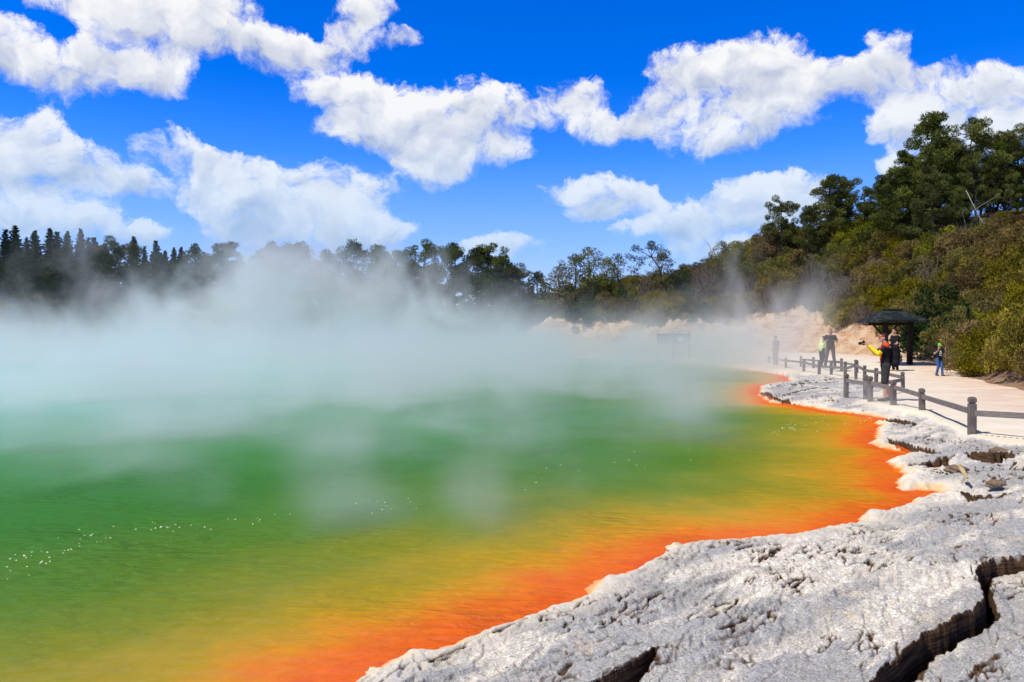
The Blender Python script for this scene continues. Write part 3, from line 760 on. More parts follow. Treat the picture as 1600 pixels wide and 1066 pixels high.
# wind-bent sparse tree on the ridge
def sparse_tree():
    d = 82.0; b = px3(1040, 440, d); g = hgt(b.x, b.y)
    o = thing('bent_tree', 'sparse wind-bent tree with tufted bare branches on the ridge above the notice board', 'tree', (b.x, b.y, g))
    R = np.random.RandomState(9); mb = MB(); cs = []; base = Vector((b.x, b.y, g))
    main = [px3(1040, 440, d), px3(1030, 418, d), px3(1018, 402, d)]
    main[0].z = g - .2
    mb.tube([p - base for p in main], [.12, .08, .06], 6)
    for ends in [[(1005, 395), (994, 388)], [(1012, 388), (1013, 381)], [(1022, 392), (1036, 394)], [(1002, 406), (984, 403)], [(1010, 400), (996, 410)], [(1030, 402), (1044, 402)], [(1018, 385), (1022, 388)]]:
        P = [main[2]] + [px3(u, v, d + R.uniform(-1, 1)) for u, v in ends]
        mb.tube([p - base for p in P], [.045, .03, .012], 5, False)
        for k in range(3): cs.append(P[-1] - base + Vector(R.normal(size=3) * .22))
        cs.append(P[-2].lerp(P[-1], .4) - base)
    link('trunk', mb.mesh('trunk', M_BARK, True), o)
    V, Fc, T = clump_cloud(np.array([tuple(c) for c in cs]), np.full(len(cs), .42), 60, .22, .06, R, .8)
    link('crown', crown_mesh('crown', V, Fc, T, M_DARK), o)
sparse_tree()

# ------------------------------------------------------------------ fences
def wood_mat():
    m, t, b = mat('weathered_wood', .85, .15)
    o = objc(t)
    p = t.node('ShaderNodeMapping', {'Vector': o, 'Scale': (1, 1, .12)}).outputs[0]
    g = t.noise(p, 60, 5, .7); l = t.noise(o, 3, 3, .6)
    c = t.mix(t.map(g, .3, .7), (.07, .055, .047), (.22, .195, .175))
    c = t.mix(t.map(l, .45, .65, 0, .55), c, (.085, .05, .04))
    t.L.new(c, b.inputs['Base Color'])
    bp = t.node('ShaderNodeBump', {'Strength': .8, 'Distance': .008, 'Height': g}); t.L.new(bp.outputs[0], b.inputs['Normal'])
    return m
def rail_mat():
    m, t, b = mat('weathered_rail', .85, .15)
    g = t.noise(t.node('ShaderNodeMapping', {'Vector': objc(t), 'Scale': (.1, 1, 1)}).outputs[0], 70, 5, .7)
    t.L.new(t.mix(t.map(g, .3, .7), (.10, .08, .07), (.27, .245, .225)), b.inputs['Base Color'])
    bp = t.node('ShaderNodeBump', {'Strength': .8, 'Distance': .006, 'Height': g}); t.L.new(bp.outputs[0], b.inputs['Normal'])
    return m
M_WOOD = wood_mat(); M_RAIL = rail_mat()
M_DWOOD = plain('dark_wood', (.028, .020, .016), .8, .1)

def post_mesh(h, w=.125):
    """square post with a cut neck and a rounded cap; base at z=-.25"""
    mb = MB(); hw = w / 2; c = .018
    prof = [(-.25, hw), (h - .125, hw), (h - .12, hw - .016), (h - .10, hw - .016), (h - .095, hw), (h - .035, hw), (h - .012, hw * .8), (h, hw * .45)]
    v = []; n = 8
    for z, r in prof:
        cc = c * r / hw
        v += [(r, r - cc, z), (r - cc, r, z), (-r + cc, r, z), (-r, r - cc, z), (-r, -r + cc, z), (-r + cc, -r, z), (r - cc, -r, z), (r, -r + cc, z)]
    f = [(i * n + k, i * n + (k + 1) % n, (i + 1) * n + (k + 1) % n, (i + 1) * n + k) for i in range(len(prof) - 1) for k in range(n)]
    f.append(tuple((len(prof) - 1) * n + k for k in range(n)))
    return mb.add(v, f).mesh('post', M_WOOD)
def rail_mesh(L, hh=.105, tt=.05, sag=.0):
    mb = MB(); n = 6; v = []; f = []
    for i in range(n + 1):
        x = L * i / n; dz = -sag * math.sin(math.pi * i / n); j = .004 * math.sin(i * 2.1)
        for a, b in ((-1, -1), (1, -1), (1, .8), (.7, 1), (-.7, 1), (-1, .8)): v.append((x, a * tt / 2 + j, b * hh / 2 + dz))
    for i in range(n):
        for k in range(6): f.append((i * 6 + k, i * 6 + (k + 1) % 6, (i + 1) * 6 + (k + 1) % 6, (i + 1) * 6 + k))
    f.append(tuple(range(6))[::-1]); f.append(tuple(n * 6 + k for k in range(6)))
    return mb.add(v, f).mesh('rail', M_RAIL)
def fence(label, posts, rails, group=None):
    """posts: (u, base row, top row) ; rails: (i, j, height fraction i, height fraction j, gap extension)"""
    P = []
    for u, vb, vt in posts:
        x, y = G(u, vb, .0); g = hgt(x, y); x, y = G(u, vb, g); g = hgt(x, y)
        top = H - (vt - VH) / F * y
        P.append((Vector((x, y, g)), max(.5, top - g)))
    root = thing('wooden_fence', label, 'fence', P[0][0], 0, group); r0 = P[0][0]
    for i, (p, h) in enumerate(P):
        nb = P[min(i + 1, len(P) - 1)][0] - P[max(i - 1, 0)][0]
        o = link('post', post_mesh(h, .125 if p.y < 20 else .115), root, p - r0); o.rotation_euler = (random.uniform(-.02, .02), random.uniform(-.02, .02), math.atan2(nb.y, nb.x) + random.uniform(-.1, .1))
    for i, j, fi, fj in rails:
        if isinstance(j, tuple): q = Vector(j)
        else: q = P[j][0] + Vector((0, 0, P[j][1] * fj))
        a = P[i][0] + Vector((0, 0, P[i][1] * fi)); d = q - a
        # rails are let into the posts: each one a little off the other's plane
        o = link('rail', rail_mesh(d.length, .10), root, a - r0)
        o.rotation_mode = 'QUATERNION'; o.rotation_quaternion = Vector((1, 0, 0)).rotation_difference(d)
        yaw = math.atan2(d.y, d.x); pit = -math.atan2(d.z, math.hypot(d.x, d.y)); o.rotation_mode = 'XYZ'; o.rotation_euler = (0, pit, yaw)
    return root
xr, yr = G(1700, 694)
fence('long low grey fence with one rail running from the right edge to the photographing man',
      [(1519, 678.5, 620), (1441, 648, 610), (1396, 636, 595), (1360, 627.5, 588), (1322, 625, 584)],
      [(0, (xr, yr - .25, .40), .56, 0), (0, 1, .60, .62), (1, 2, .66, .74), (2, 3, .66, .74), (3, 4, .68, .72)])
fence('grey fence behind the photographing man, curving along the sinter edge into the steam',
      [(1352.5, 624, 586), (1411, 612, 581), (1369, 603, 575), (1351, 599, 571), (1337.5, 593, 562), (1320.5, 591, 565), (1299, 585.5, 564), (1280, 585, 563), (1256, 584, 560.5), (1228, 581, 559), (1201, 578, 557)],
      [(0, 1, .52, .60), (1, 2, .72, .78), (2, 3, .78, .72), (3, 4, .75, .70), (4, 5, .72, .55), (5, 6, .60, .55), (6, 7, .55, .55), (7, 8, .55, .72), (8, 9, .72, .7), (9, 10, .7, .7)])
fence('short fence on the far side of the path beside the yellow-green shirt visitor',
      [(1339, 580, 563), (1315, 578, 560), (1271, 574.5, 558), (1251.5, 572.5, 556.5)],
      [(0, 1, .62, .66), (1, 2, .70, .70), (2, 3, .70, .70)])
fence('faint fence at the foot of the ochre knolls on the far shore',
      [(938, 559, 552), (954, 560, 553), (972, 560.5, 553), (986, 561, 554), (1003, 561, 554), (1022, 561, 554)],
      [(i, i + 1, .72, .72) for i in range(5)])

# ------------------------------------------------------------------ shelter
def shelter():
    d = 41.0; cx = (1394 - 800) / F * d; g = hgt(cx, d)
    o = thing('shelter', 'small open shelter with dark low metal roof on two thick posts beside the path', 'shelter', (cx, d, g))
    rz = H - (485 - VH) / F * d - g; ez = H - (501 - VH) / F * d - g
    m, t, b = mat('roof_metal', .6, .2); b.inputs['Metallic'].default_value = .0
    oc = objc(t); wv = t.node('ShaderNodeTexWave', {'Vector': oc, 'Scale': 4.2}); wv.bands_direction = 'X'
    n = t.noise(oc, 2.2, 5, .65)
    t.L.new(t.mix(t.map(n, .50, .72), (.014, .017, .014), (.075, .08, .066)), b.inputs['Base Color'])
    bp = t.node('ShaderNodeBump', {'Strength': 1, 'Distance': .03, 'Height': wv.outputs[0]}); t.L.new(bp.outputs[0], b.inputs['Normal'])
    mb = MB(); hw, hd_ = 1.30, 1.25; rl = .5
    top = [(-rl, 0, rz), (rl, 0, rz)]
    v = [(-hw, -hd_, ez), (hw, -hd_, ez), (hw, hd_, ez), (-hw, hd_, ez)] + top + [(-hw, -hd_, ez - .10), (hw, -hd_, ez - .10), (hw, hd_, ez - .10), (-hw, hd_, ez - .10)] + [(-rl, 0, rz - .14), (rl, 0, rz - .14)]
    f = [(0, 1, 5, 4), (1, 2, 5), (2, 3, 4, 5), (3, 0, 4), (6, 7, 1, 0), (7, 8, 2, 1), (8, 9, 3, 2), (9, 6, 0, 3), (10, 11, 7, 6), (11, 8, 7), (10, 9, 8, 11), (10, 6, 9)]
    link('roof', mb.add(v, f).mesh('roof', m), o)
    mb = MB(); mb.tube([(-rl, 0, rz + .03), (rl, 0, rz + .03)], [.05, .05], 6); link('ridge_cap', mb.mesh('ridge_cap', m), o)
    pxs = ((1386 - 1394) / F * d, (1424.5 - 1394) / F * d)
    for px in pxs:
        mb = MB().box((0, 0, (ez - .05) / 2 - .15), (.22, .22, ez + .25), None, .02); link('post', mb.mesh('post', M_DWOOD), o, (px, .2, 0))
    def strut(a, b_, w=.045):
        mb = MB(); mb.tube([a, b_], [w, w], 4); link('brace', mb.mesh('brace', M_DWOOD), o)
    strut((pxs[0] - .12, .2, ez - .75), (-1.12, .05, ez - .04), .055); strut((pxs[0] + .12, .2, ez - .75), (pxs[0] + .75, .1, ez - .04), .055)
    strut((pxs[1] - .12, .2, ez - .75), (pxs[1] - .78, .1, ez - .04), .04); strut((pxs[1] + .12, .2, ez - .75), (1.15, .1, ez - .04), .04)
    mb = MB().box((0, 0, 0), (2.3, .10, .14), None, .01); link('beam', mb.mesh('beam', M_DWOOD), o, (0, .2, ez - .18))
shelter()
for u, v, d, s_, k in ((1466, 560, 44, 1.2, 'dark'),):
    x, y = (u - 800) / F * d, d
    shrub(k, x, y, hgt(x, y) - .2, s_, s_ * 1.15, LOOK[k] + ' just right of the shelter roof', None)

def board():
    d = 63.0; cx = (1052.5 - 800) / F * d; g = WZ + .1
    o = thing('notice_board', 'wide grey board between two posts with one white paper, seen through the steam', 'notice board', (cx, d, 0))
    w = 49 / F * d; zt = H - (521 - VH) / F * d; zb = H - (537 - VH) / F * d
    for s in (-1, 0, 1):
        mb = MB().box((0, 0, 0), (.10, .10, zt + .9 + .05), None, .01); link('post', mb.mesh('post', M_DWOOD), o, (s * w / 2, 0, (zt + .05 - .9) / 2))
    mb = MB()
    for k in range(3): mb.box((0, 0, zb + (zt - zb) * (k + .5) / 3), (w - .12, .04, (zt - zb) / 3 - .02), None, .005)
    link('panel', mb.mesh('panel', plain('grey_board', (.09, .085, .08))), o)
    mb = MB().box(((1063 - 1052.5) / F * d, -.035, H - (531 - VH) / F * d), (.42, .015, .34)); link('paper', mb.mesh('paper', plain('paper', (.8, .8, .78), .6, .2, .04)), o)
board()

# ------------------------------------------------------------------ people
def caps(mb, p0, r0, p1, r1, n=14, m=5):
    """swept sphere between two joints"""
    p0 = Vector(p0); p1 = Vector(p1); d = p1 - p0; L = d.length
    if L < 1e-5: d = Vector((0, 0, 1))
    d = d.normalized(); ref = Vector((0, 0, 1)) if abs(d.z) < .9 else Vector((1, 0, 0)); a = d.cross(ref).normalized(); b = a.cross(d)
    rings = []
    for i in range(1, m + 1): t = math.pi / 2 * (1 - i / m); rings.append((p0 - d * r0 * math.sin(t), r0 * math.cos(t)))
    for i in range(m): t = math.pi / 2 * i / m; rings.append((p1 + d * r1 * math.sin(t), r1 * math.cos(t)))
    v = [p0 - d * r0]
    for c, r in rings: v += [c + (a * math.cos(q) + b * math.sin(q)) * r for q in [2 * math.pi * k / n for k in range(n)]]
    v.append(p1 + d * r1); f = []
    for k in range(n): f.append((0, 1 + (k + 1) % n, 1 + k))
    R = len(rings)
    for i in range(R - 1):
        for k in range(n): f.append((1 + i * n + k, 1 + i * n + (k + 1) % n, 1 + (i + 1) * n + (k + 1) % n, 1 + (i + 1) * n + k))
    e = len(v) - 1
    for k in range(n): f.append((e, 1 + (R - 1) * n + k, 1 + (R - 1) * n + (k + 1) % n))
    mb.add(v, f)
def ell(mb, c, r, R=None, n=18, m=12):
    v = []; f = []; c = Vector(c)
    for i in range(m + 1):
        t = math.pi * i / m
        for k in range(n):
            q = 2 * math.pi * k / n; p = Vector((r[0] * math.sin(t) * math.cos(q), r[1] * math.sin(t) * math.sin(q), r[2] * math.cos(t)))
            v.append(c + (R @ p if R is not None else p))
    for i in range(m):
        for k in range(n): f.append((i * n + k, (i + 1) * n + k, (i + 1) * n + (k + 1) % n, i * n + (k + 1) % n))
    mb.add(v, f)
def fuse(mb, name, mats, vox, smooth=4):
    """melt overlapping volumes into one continuous skin"""
    me = mb.mesh(name + '_raw', mats); o = bpy.data.objects.new('tmp', me); C.objects.link(o)
    r = o.modifiers.new('r', 'REMESH'); r.mode = 'VOXEL'; r.voxel_size = vox; r.use_smooth_shade = True
    s = o.modifiers.new('s', 'SMOOTH'); s.factor = .5; s.iterations = smooth
    dg = bpy.context.evaluated_depsgraph_get(); dg.update()
    out = bpy.data.meshes.new_from_object(o.evaluated_get(dg)); out.name = name
    out.materials.clear()
    for m in (mats if isinstance(mats, (list, tuple)) else [mats]): out.materials.append(m)
    bpy.data.objects.remove(o)
    return out
SKIN = plain('skin', (.50, .27, .18), .55, .3, .08); HAIR = plain('dark_hair', (.018, .012, .010), .6, .2)

def person(label, loc, rz, h, pose, wear, vox=.011, group=None, hair=HAIR):
    """front is local +y. pose: dict of joints for a figure 1.75 m tall. wear: list of (part, material, kind)"""
    o = thing('person', label, 'person', loc, rz, group); k = h / 1.75; o.scale = (k, k, k)
    J = {'hipL': (-.10, 0, .92), 'hipR': (.10, 0, .92), 'kneeL': (-.11, .02, .50), 'kneeR': (.11, .02, .50), 'ankL': (-.12, -.02, .09), 'ankR': (.12, -.02, .09),
         'shL': (-.185, 0, 1.425), 'shR': (.185, 0, 1.425), 'elL': (-.25, -.03, 1.15), 'elR': (.25, -.03, 1.15), 'wrL': (-.26, .06, .91), 'wrR': (.26, .06, .91), 'head': (0, .02, 1.635), 'look': (0, 1, 0)}
    J.update(pose); J = {a: Vector(b) for a, b in J.items()}
    pel = (J['hipL'] + J['hipR']) / 2; ch = (J['shL'] + J['shR']) / 2 + Vector((0, 0, -.12)); nk = (J['shL'] + J['shR']) / 2 + Vector((0, 0, .05))
    hd = J['head']; lk = J['look'].normalized(); Rh = Vector((0, 1, 0)).rotation_difference(lk).to_matrix()
    def HP(x, y, z): return hd + Rh @ Vector((x, y, z))
    b = MB()
    ell(b, HP(0, 0, .02), (.075, .095, .105), Rh); ell(b, HP(0, .025, -.045), (.055, .065, .062), Rh); caps(b, nk, .06, HP(0, -.015, -.06), .055)
    caps(b, HP(0, .092, .005), .010, HP(0, .110, -.022), .015, 8, 3)                    # nose
    caps(b, HP(-.022, .088, -.056), .009, HP(.022, .088, -.056), .009, 8, 3)            # lips
    caps(b, HP(-.04, .078, .030), .012, HP(-.015, .088, .032), .010, 8, 3); caps(b, HP(.04, .078, .030), .012, HP(.015, .088, .032), .010, 8, 3)   # brow
    for s in (-1, 1): ell(b, HP(s * .078, -.005, 0), (.012, .022, .032), Rh, 8, 6)      # ears
    sx = (J['shR'] - J['shL']).normalized()
    caps(b, J['shL'] + sx * .05 + Vector((0, 0, -.02)), .065, J['shR'] - sx * .05 + Vector((0, 0, -.02)), .065)
    for s in (-1, 1):
        caps(b, ch + sx * s * .075, .105, pel + sx * s * .05 + Vector((0, 0, .16)), .095); caps(b, pel + sx * s * .05 + Vector((0, 0, .16)), .095, pel + sx * s * .065, .105)
    for a, e, w in (('shL', 'elL', 'wrL'), ('shR', 'elR', 'wrR')):
        caps(b, J[a], .052, J[e], .040); caps(b, J[e], .042, J[w], .026)
        d = (J[w] - J[e]).normalized(); hdir = J.get('hand' + w[-1], d).normalized(); side = hdir.cross(Vector((0, 0, 1)) if abs(hdir.z) < .8 else Vector((0, 1, 0))).normalized(); up = side.cross(hdir)
        pm = J[w] + hdir * .055; 
        for q in (-.024, -.008, .008, .024): caps(b, J[w] + side * q * .6, .018, pm + side * q + hdir * .03, .013, 8, 3)
        for q, L in zip((-.030, -.010, .010, .030), (.062, .075, .080, .068)):
            k1 = pm + side * q + hdir * .035; k2 = k1 + hdir * L * .5 - up * .008 + side * q * .15; k3 = k2 + (hdir * .6 - up * .8) * L * .5
            caps(b, k1, .0095, k2, .0085, 8, 3); caps(b, k2, .0085, k3, .007, 8, 3)
        t1 = J[w] + hdir * .025 + side * .028; t2 = t1 + (hdir + side * .9).normalized() * .038; caps(b, t1, .013, t2, .010, 8, 3); caps(b, t2, .010, t2 + (hdir - up * .4).normalized() * .028, .008, 8, 3)
    for a, e, w in (('hipL', 'kneeL', 'ankL'), ('hipR', 'kneeR', 'ankR')):
        caps(b, J[a], .088, J[e], .055); caps(b, J[e], .056, J[e].lerp(J[w], .35) + Vector((0, -.012, 0)), .057); caps(b, J[e].lerp(J[w], .35) + Vector((0, -.012, 0)), .057, J[w], .036)
        caps(b, J[w] + Vector((0, -.03, -.045)), .035, J[w] + Vector((0, .13, -.055)), .030)
    link('body', fuse(b, 'body', SKIN, vox), o)
    # face details
    for s in (-1, 1):
        e = MB(); ell(e, HP(s * .030, .083, .014), (.012, .008, .007), Rh, 10, 6); link('eye', e.mesh('eye', HAIR, True), o)
    g = MB(); ell(g, HP(0, -.018, .045), (.084, .095, .095), Rh)
    if 'cap' not in [w_[0] for w_ in wear] or True:
        caps(g, HP(-.05, -.05, -.03), .035, HP(.05, -.05, -.03), .035)
    link('hair', fuse(g, 'hair', hair, vox), o)
    def torso(mb, ex, low=.0):
        caps(mb, J['shL'] + sx * .05 + Vector((0, 0, -.02)), .068 + ex, J['shR'] - sx * .05 + Vector((0, 0, -.02)), .068 + ex)
        for s in (-1, 1):
            caps(mb, ch + sx * s * .078, .108 + ex, pel + sx * s * .055 + Vector((0, 0, .16)), .102 + ex); caps(mb, pel + sx * s * .055 + Vector((0, 0, .16)), .102 + ex, pel + sx * s * .065 + Vector((0, 0, low)), .112 + ex)
    for part, mt, kd in wear:
        w = MB(); vx = vox
        if kd == 'tee':
            torso(w, .012)
            for a, e in (('shL', 'elL'), ('shR', 'elR')): caps(w, J[a], .066, J[a].lerp(J[e], .62), .062)
        elif kd == 'sleeves':
            for a, e, r in (('shL', 'elL', 'wrL'), ('shR', 'elR', 'wrR')): caps(w, J[a].lerp(J[e], .5), .060, J[e], .056); caps(w, J[e], .058, J[e].lerp(J[r], .82), .042)
        elif kd == 'yoke':
            caps(w, J['shL'] + Vector((0, 0, .012)), .074, J['shR'] + Vector((0, 0, .012)), .074); caps(w, nk + Vector((0, 0, -.02)), .078, nk + Vector((0, 0, .02)), .068)
        elif kd == 'side_panel':
            caps(w, ch + Vector((0, .07, .03)), .085, pel + Vector((0, .06, .12)), .078)
        elif kd in ('shorts', 'trousers'):
            f_ = .92 if kd == 'shorts' else 1.0
            for a, e, r, s in (('hipL', 'kneeL', 'ankL', -1), ('hipR', 'kneeR', 'ankR', 1)):
                caps(w, pel + sx * s * .06 + Vector((0, 0, .08)), .108, J[a], .110)
                if kd == 'shorts': caps(w, J[a], .108, J[a].lerp(J[e], .98), .092)
                else: caps(w, J[a], .100, J[e], .075); caps(w, J[e], .074, J[r] + Vector((0, 0, -.01)), .060)
        elif kd == 'cap':
            ell(w, HP(0, -.005, .060), (.092, .108, .080), Rh); ell(w, HP(0, .125, .045), (.068, .060, .013), Rh, 14, 6)
        elif kd == 'headband':
            ell(w, HP(0, 0, .052), (.090, .108, .026), Rh); ell(w, HP(0, .11, .055), (.062, .055, .012), Rh, 14, 6)
        elif kd == 'shoes':
            for r in ('ankL', 'ankR'): caps(w, J[r] + Vector((0, -.035, -.045)), .046, J[r] + Vector((0, .15, -.055)), .038); caps(w, J[r] + Vector((0, -.03, -.01)), .045, J[r] + Vector((0, -.03, -.03)), .045)
        link(part, fuse(w, part, mt, vx), o)
    return o, J

M_BLACK = plain('black_cloth', (.012, .012, .014), .85, .15); M_ORED = plain('orange_red_cloth', (.62, .07, .02), .8, .15, .12); M_YEL = plain('yellow_cloth', (.80, .60, .02), .8, .15, .12)
M_SHORT = plain('dark_grey_cloth', (.045, .042, .04), .9, .1); M_LIME = plain('lime_cloth', (.16, .62, .03), .8, .2, .1); M_JEAN = plain('blue_denim', (.05, .12, .30), .9, .1, .3, 20)
M_YG = plain('pale_yellow_green_cloth', (.60, .72, .28), .8, .1, .1); M_DGREY = plain('charcoal_cloth', (.05, .045, .042), .9, .1); M_WHITE = plain('white_print', (.62, .64, .62), .8, .1, .2)
M_BROWN = plain('brown_cloth', (.10, .075, .06), .9, .1)

# photographing man
mx, my = G(1384, 626.5, .0); mz = hgt(mx, my); mx, my = G(1384, 626.5, mz)
cam_h = {'elL': (-.20, .20, 1.22), 'elR': (.24, .21, 1.22), 'wrL': (-.05, .43, 1.46), 'wrR': (.09, .43, 1.46), 'handL': (.25, .9, .35), 'handR': (-.25, .9, .35), 'head': (.0, .05, 1.635), 'look': (.05, 1, -.03),
         'kneeL': (-.12, .04, .50), 'kneeR': (.12, -.0, .50), 'ankL': (-.15, .04, .09), 'ankR': (.14, -.10, .09)}
RZM = math.radians(72)
man, J = person('man seen from behind in black and orange-red top with yellow sleeves, raising a camera', (mx, my, mz), RZM, 1.76, cam_h,
    [('sleeves', M_YEL, 'sleeves'), ('shirt', M_BLACK, 'tee'), ('shirt_yoke', M_ORED, 'yoke'), ('shirt_front', M_ORED, 'side_panel'), ('shorts', M_SHORT, 'shorts'), ('headband', M_ORED, 'headband'), ('shoes', M_DGREY, 'shoes')], .0095)
# camera in his hands
q = Quaternion((0, 0, 1), RZM)
def at_man(p): return Vector((mx, my, mz)) + q @ (Vector(p) * (1.76 / 1.75))
cb = thing('camera', 'black camera held up in the photographing man\'s hands', 'camera', at_man((.02, .53, 1.50)), RZM)
w = MB().box((0, 0, 0), (.145, .06, .10), None, .012); link('camera_body', w.mesh('camera_body', M_BLACK), cb)
w = MB(); w.tube([(0, .03, -.005), (0, .12, -.005)], [.036, .038], 16); link('lens', w.mesh('lens', M_BLACK, True), cb)
w = MB().box((0, -.005, .06), (.05, .045, .03), None, .01); link('viewfinder', w.mesh('viewfinder', M_BLACK), cb)
# backpack
bp_ = thing('backpack', 'black backpack with small grey patches on the photographing man\'s back', 'backpack', at_man((0, -.22, 1.18)), RZM)
w = MB(); ell(w, (0, 0, .02), (.16, .13, .28)); caps(w, (-.10, 0, -.20), .10, (.10, 0, -.20), .10); caps(w, (-.07, 0, .20), .10, (.07, 0, .20), .10)
link('pack_body', fuse(w, 'pack_body', M_BLACK, .014), bp_)
w = MB(); caps(w, (-.07, -.12, -.12), .05, (.07, -.12, -.12), .05); caps(w, (-.07, -.12, -.02), .045, (.07, -.12, -.02), .045); link('front_pocket', fuse(w, 'front_pocket', M_DGREY, .012), bp_)
for s in (-1, 1):
    w = MB(); w.tube([(s * .10, .07, .26), (s * .125, .20, .30), (s * .13, .345, .16), (s * .14, .32, -.05), (s * .13, .12, -.20)], [.018] * 5, 6); link('strap', w.mesh('strap', M_BLACK, True), bp_)
w = MB().box((.02, -.165, -.05), (.06, .012, .04), None, .004); link('patch', w.mesh('patch', M_WHITE), bp_)
w = MB().box((.155, -.02, .16), (.012, .018, .016), None, .004); link('patch', w.mesh('patch', M_WHITE), bp_)
w = MB().box((.158, .0, -.02), (.012, .045, .03), None, .004); link('patch', w.mesh('patch', M_WHITE), bp_)

# child
cx, cy = G(1467.5, 587.5); cz = hgt(cx, cy); cx, cy = G(1467.5, 587.5, cz)
child, Jc = person('child in lime green cap, black printed t-shirt and blue jeans walking on the white path', (cx, cy, cz), math.radians(192), 1.40,
    {'elL': (-.33, .04, 1.20), 'elR': (.33, .04, 1.20), 'wrL': (-.25, .20, 1.36), 'wrR': (.25, .20, 1.36), 'handL': (.3, .3, .9), 'handR': (-.3, .3, .9), 'kneeL': (-.09, .10, .50), 'ankL': (-.09, .14, .09), 'kneeR': (.07, .03, .50), 'ankR': (.06, -.13, .10), 'look': (0, 1, -.25)},
    [('tshirt', M_BLACK, 'tee'), ('jeans', M_JEAN, 'trousers'), ('cap', M_LIME, 'cap'), ('shoes', M_DGREY, 'shoes')])
w = MB(); ell(w, (0, .115, 1.30), (.06, .02, .075)); ell(w, (.045, .118, 1.21), (.045, .02, .04)); ell(w, (-.05, .118, 1.23), (.04, .02, .035)); ell(w, (0, .118, 1.12), (.10, .018, .03))
link('shirt_print', fuse(w, 'shirt_print', M_WHITE, .01), child)

# visitors
def at(u, v): 
    x, y = G(u, v); z = hgt(x, y); x, y = G(u, v, z); return (x, y, z)
person('visitor in pale yellow-green top bending forward behind the fence', at(1284, 573), math.radians(-70), 1.66,
    {'shL': (-.185, .10, 1.40), 'shR': (.185, .10, 1.40), 'head': (0, .18, 1.59), 'elR': (.24, .26, 1.20), 'wrR': (.18, .46, 1.08), 'elL': (-.24, .15, 1.14), 'wrL': (-.2, .32, 1.0), 'kneeL': (-.13, .06, .5), 'ankL': (-.15, .12, .09), 'ankR': (.14, -.16, .09)},
    [('top', M_YG, 'tee'), ('trousers', M_DGREY, 'trousers'), ('sun_hat', M_YG, 'cap')], .014)
person('tall dark-clothed visitor standing wide-legged next to the yellow-green top visitor', at(1297.5, 574), math.radians(160), 1.84,
    {'ankL': (-.20, .02, .09), 'ankR': (.22, .0, .09), 'kneeL': (-.14, .04, .5), 'kneeR': (.16, .04, .5), 'elL': (-.30, .02, 1.16), 'elR': (.32, .02, 1.16), 'wrL': (-.18, .22, 1.22), 'wrR': (.16, .24, 1.24)},
    [('shirt', M_DGREY, 'tee'), ('trousers', M_BROWN, 'trousers')], .014)
d = 37.5; sx_ = (1398.5 - 800) / F * d
person('dark-haired person in black t-shirt standing in front of the shelter post, facing left', (sx_, d, hgt(sx_, d)), math.radians(100), H - (514 - VH) / F * d - hgt(sx_, d),
    {'elL': (-.22, .06, 1.15), 'wrL': (-.15, .28, 1.02), 'elR': (.22, .06, 1.15), 'wrR': (.15, .28, 1.0), 'look': (.0, 1, -.1)},
    [('tshirt', M_BLACK, 'tee'), ('trousers', M_BLACK, 'trousers')], .013)
person('faint grey figure standing alone in the steam left of the two visitors', at(1212, 571), math.radians(30), 1.78, {},
    [('jacket', M_BROWN, 'tee'), ('trousers', M_BROWN, 'trousers')], .016)
person('faint figure in the steam right of the notice board', at(1129, 562.5), math.radians(200), 1.72, {},
    [('jacket', M_DGREY, 'tee'), ('trousers', M_DGREY, 'trousers')], .016)
person('faint person with white top by the far fence left of the notice board', at(988, 560), math.radians(150), 1.7, {'elR': (.34, .1, 1.3), 'wrR': (.3, .3, 1.5)},
    [('white_top', M_WHITE, 'tee'), ('trousers', M_DGREY, 'trousers')], .016)

# ------------------------------------------------------------------ stones, stick, bubbles
def stone_mat(name, c0, c1):
    m, t, b = mat(name, .9, .2); n = t.noise(objc(t), 9, 6, .7)
    t.L.new(t.mix(t.map(n, .35, .65), c0, c1), b.inputs['Base Color']); bp = t.node('ShaderNodeBump', {'Strength': 1, 'Distance': .03, 'Height': n}); t.L.new(bp.outputs[0], b.inputs['Normal']); return m
M_ST = stone_mat('crusty_stone', (.72, .66, .52), (.42, .36, .20)); M_SO = stone_mat('orange_stone', (.82, .38, .03), (.70, .50, .12)); M_SB = stone_mat('brown_stone', (.13, .085, .05), (.30, .22, .15))
def stone(label, u, v, r, mt, zs=WZ, sq=.6, seed=1, name='stone'):
    x, y = G(u, v, zs); R = np.random.RandomState(seed)
    import bmesh
    bm = bmesh.new(); bmesh.ops.create_icosphere(bm, subdivisions=4, radius=1)
    for q in bm.verts:
        c = q.co; k = 1 + .22 * math.sin(c.x * 3 + seed) * math.cos(c.y * 2.6 + seed * 2) + .10 * math.sin(c.z * 7 + c.x * 6 + seed) + .05 * math.sin(c.x * 17 + c.y * 13)
        q.co = Vector((c.x * r * k * 1.25, c.y * r * k, c.z * r * sq * k))
    me = bpy.data.meshes.new(name); bm.to_mesh(me); bm.free(); me.materials.append(mt); me.polygons.foreach_set('use_smooth', [True] * len(me.polygons))
    tag(link(name, me, None, (x, y, zs + r * sq * .15)), label, 'stone')
stone('yellow-orange crusted stone at the water edge where the shelf juts out', 1046, 874, .055, M_SO, WZ, .6, 2)
stone('pale olive crusty stone just right of the small orange one', 1066, 865, .11, M_ST, WZ, .6, 3)
stone('bright orange stone touching the water below the orange margin', 856, 970, .040, M_SO, WZ, .6, 4)
stone('crusty grey-white stone beside the bright orange one', 872, 962, .060, M_ST, WZ, .6, 5)
stone('round crusty knob at the lower part of the waterline', 738, 1012, .05, M_ST, WZ, .7, 6)
stone('pitted knob where the waterline meets the bottom of the picture', 592, 1056, .055, M_ST, WZ, .6, 7)
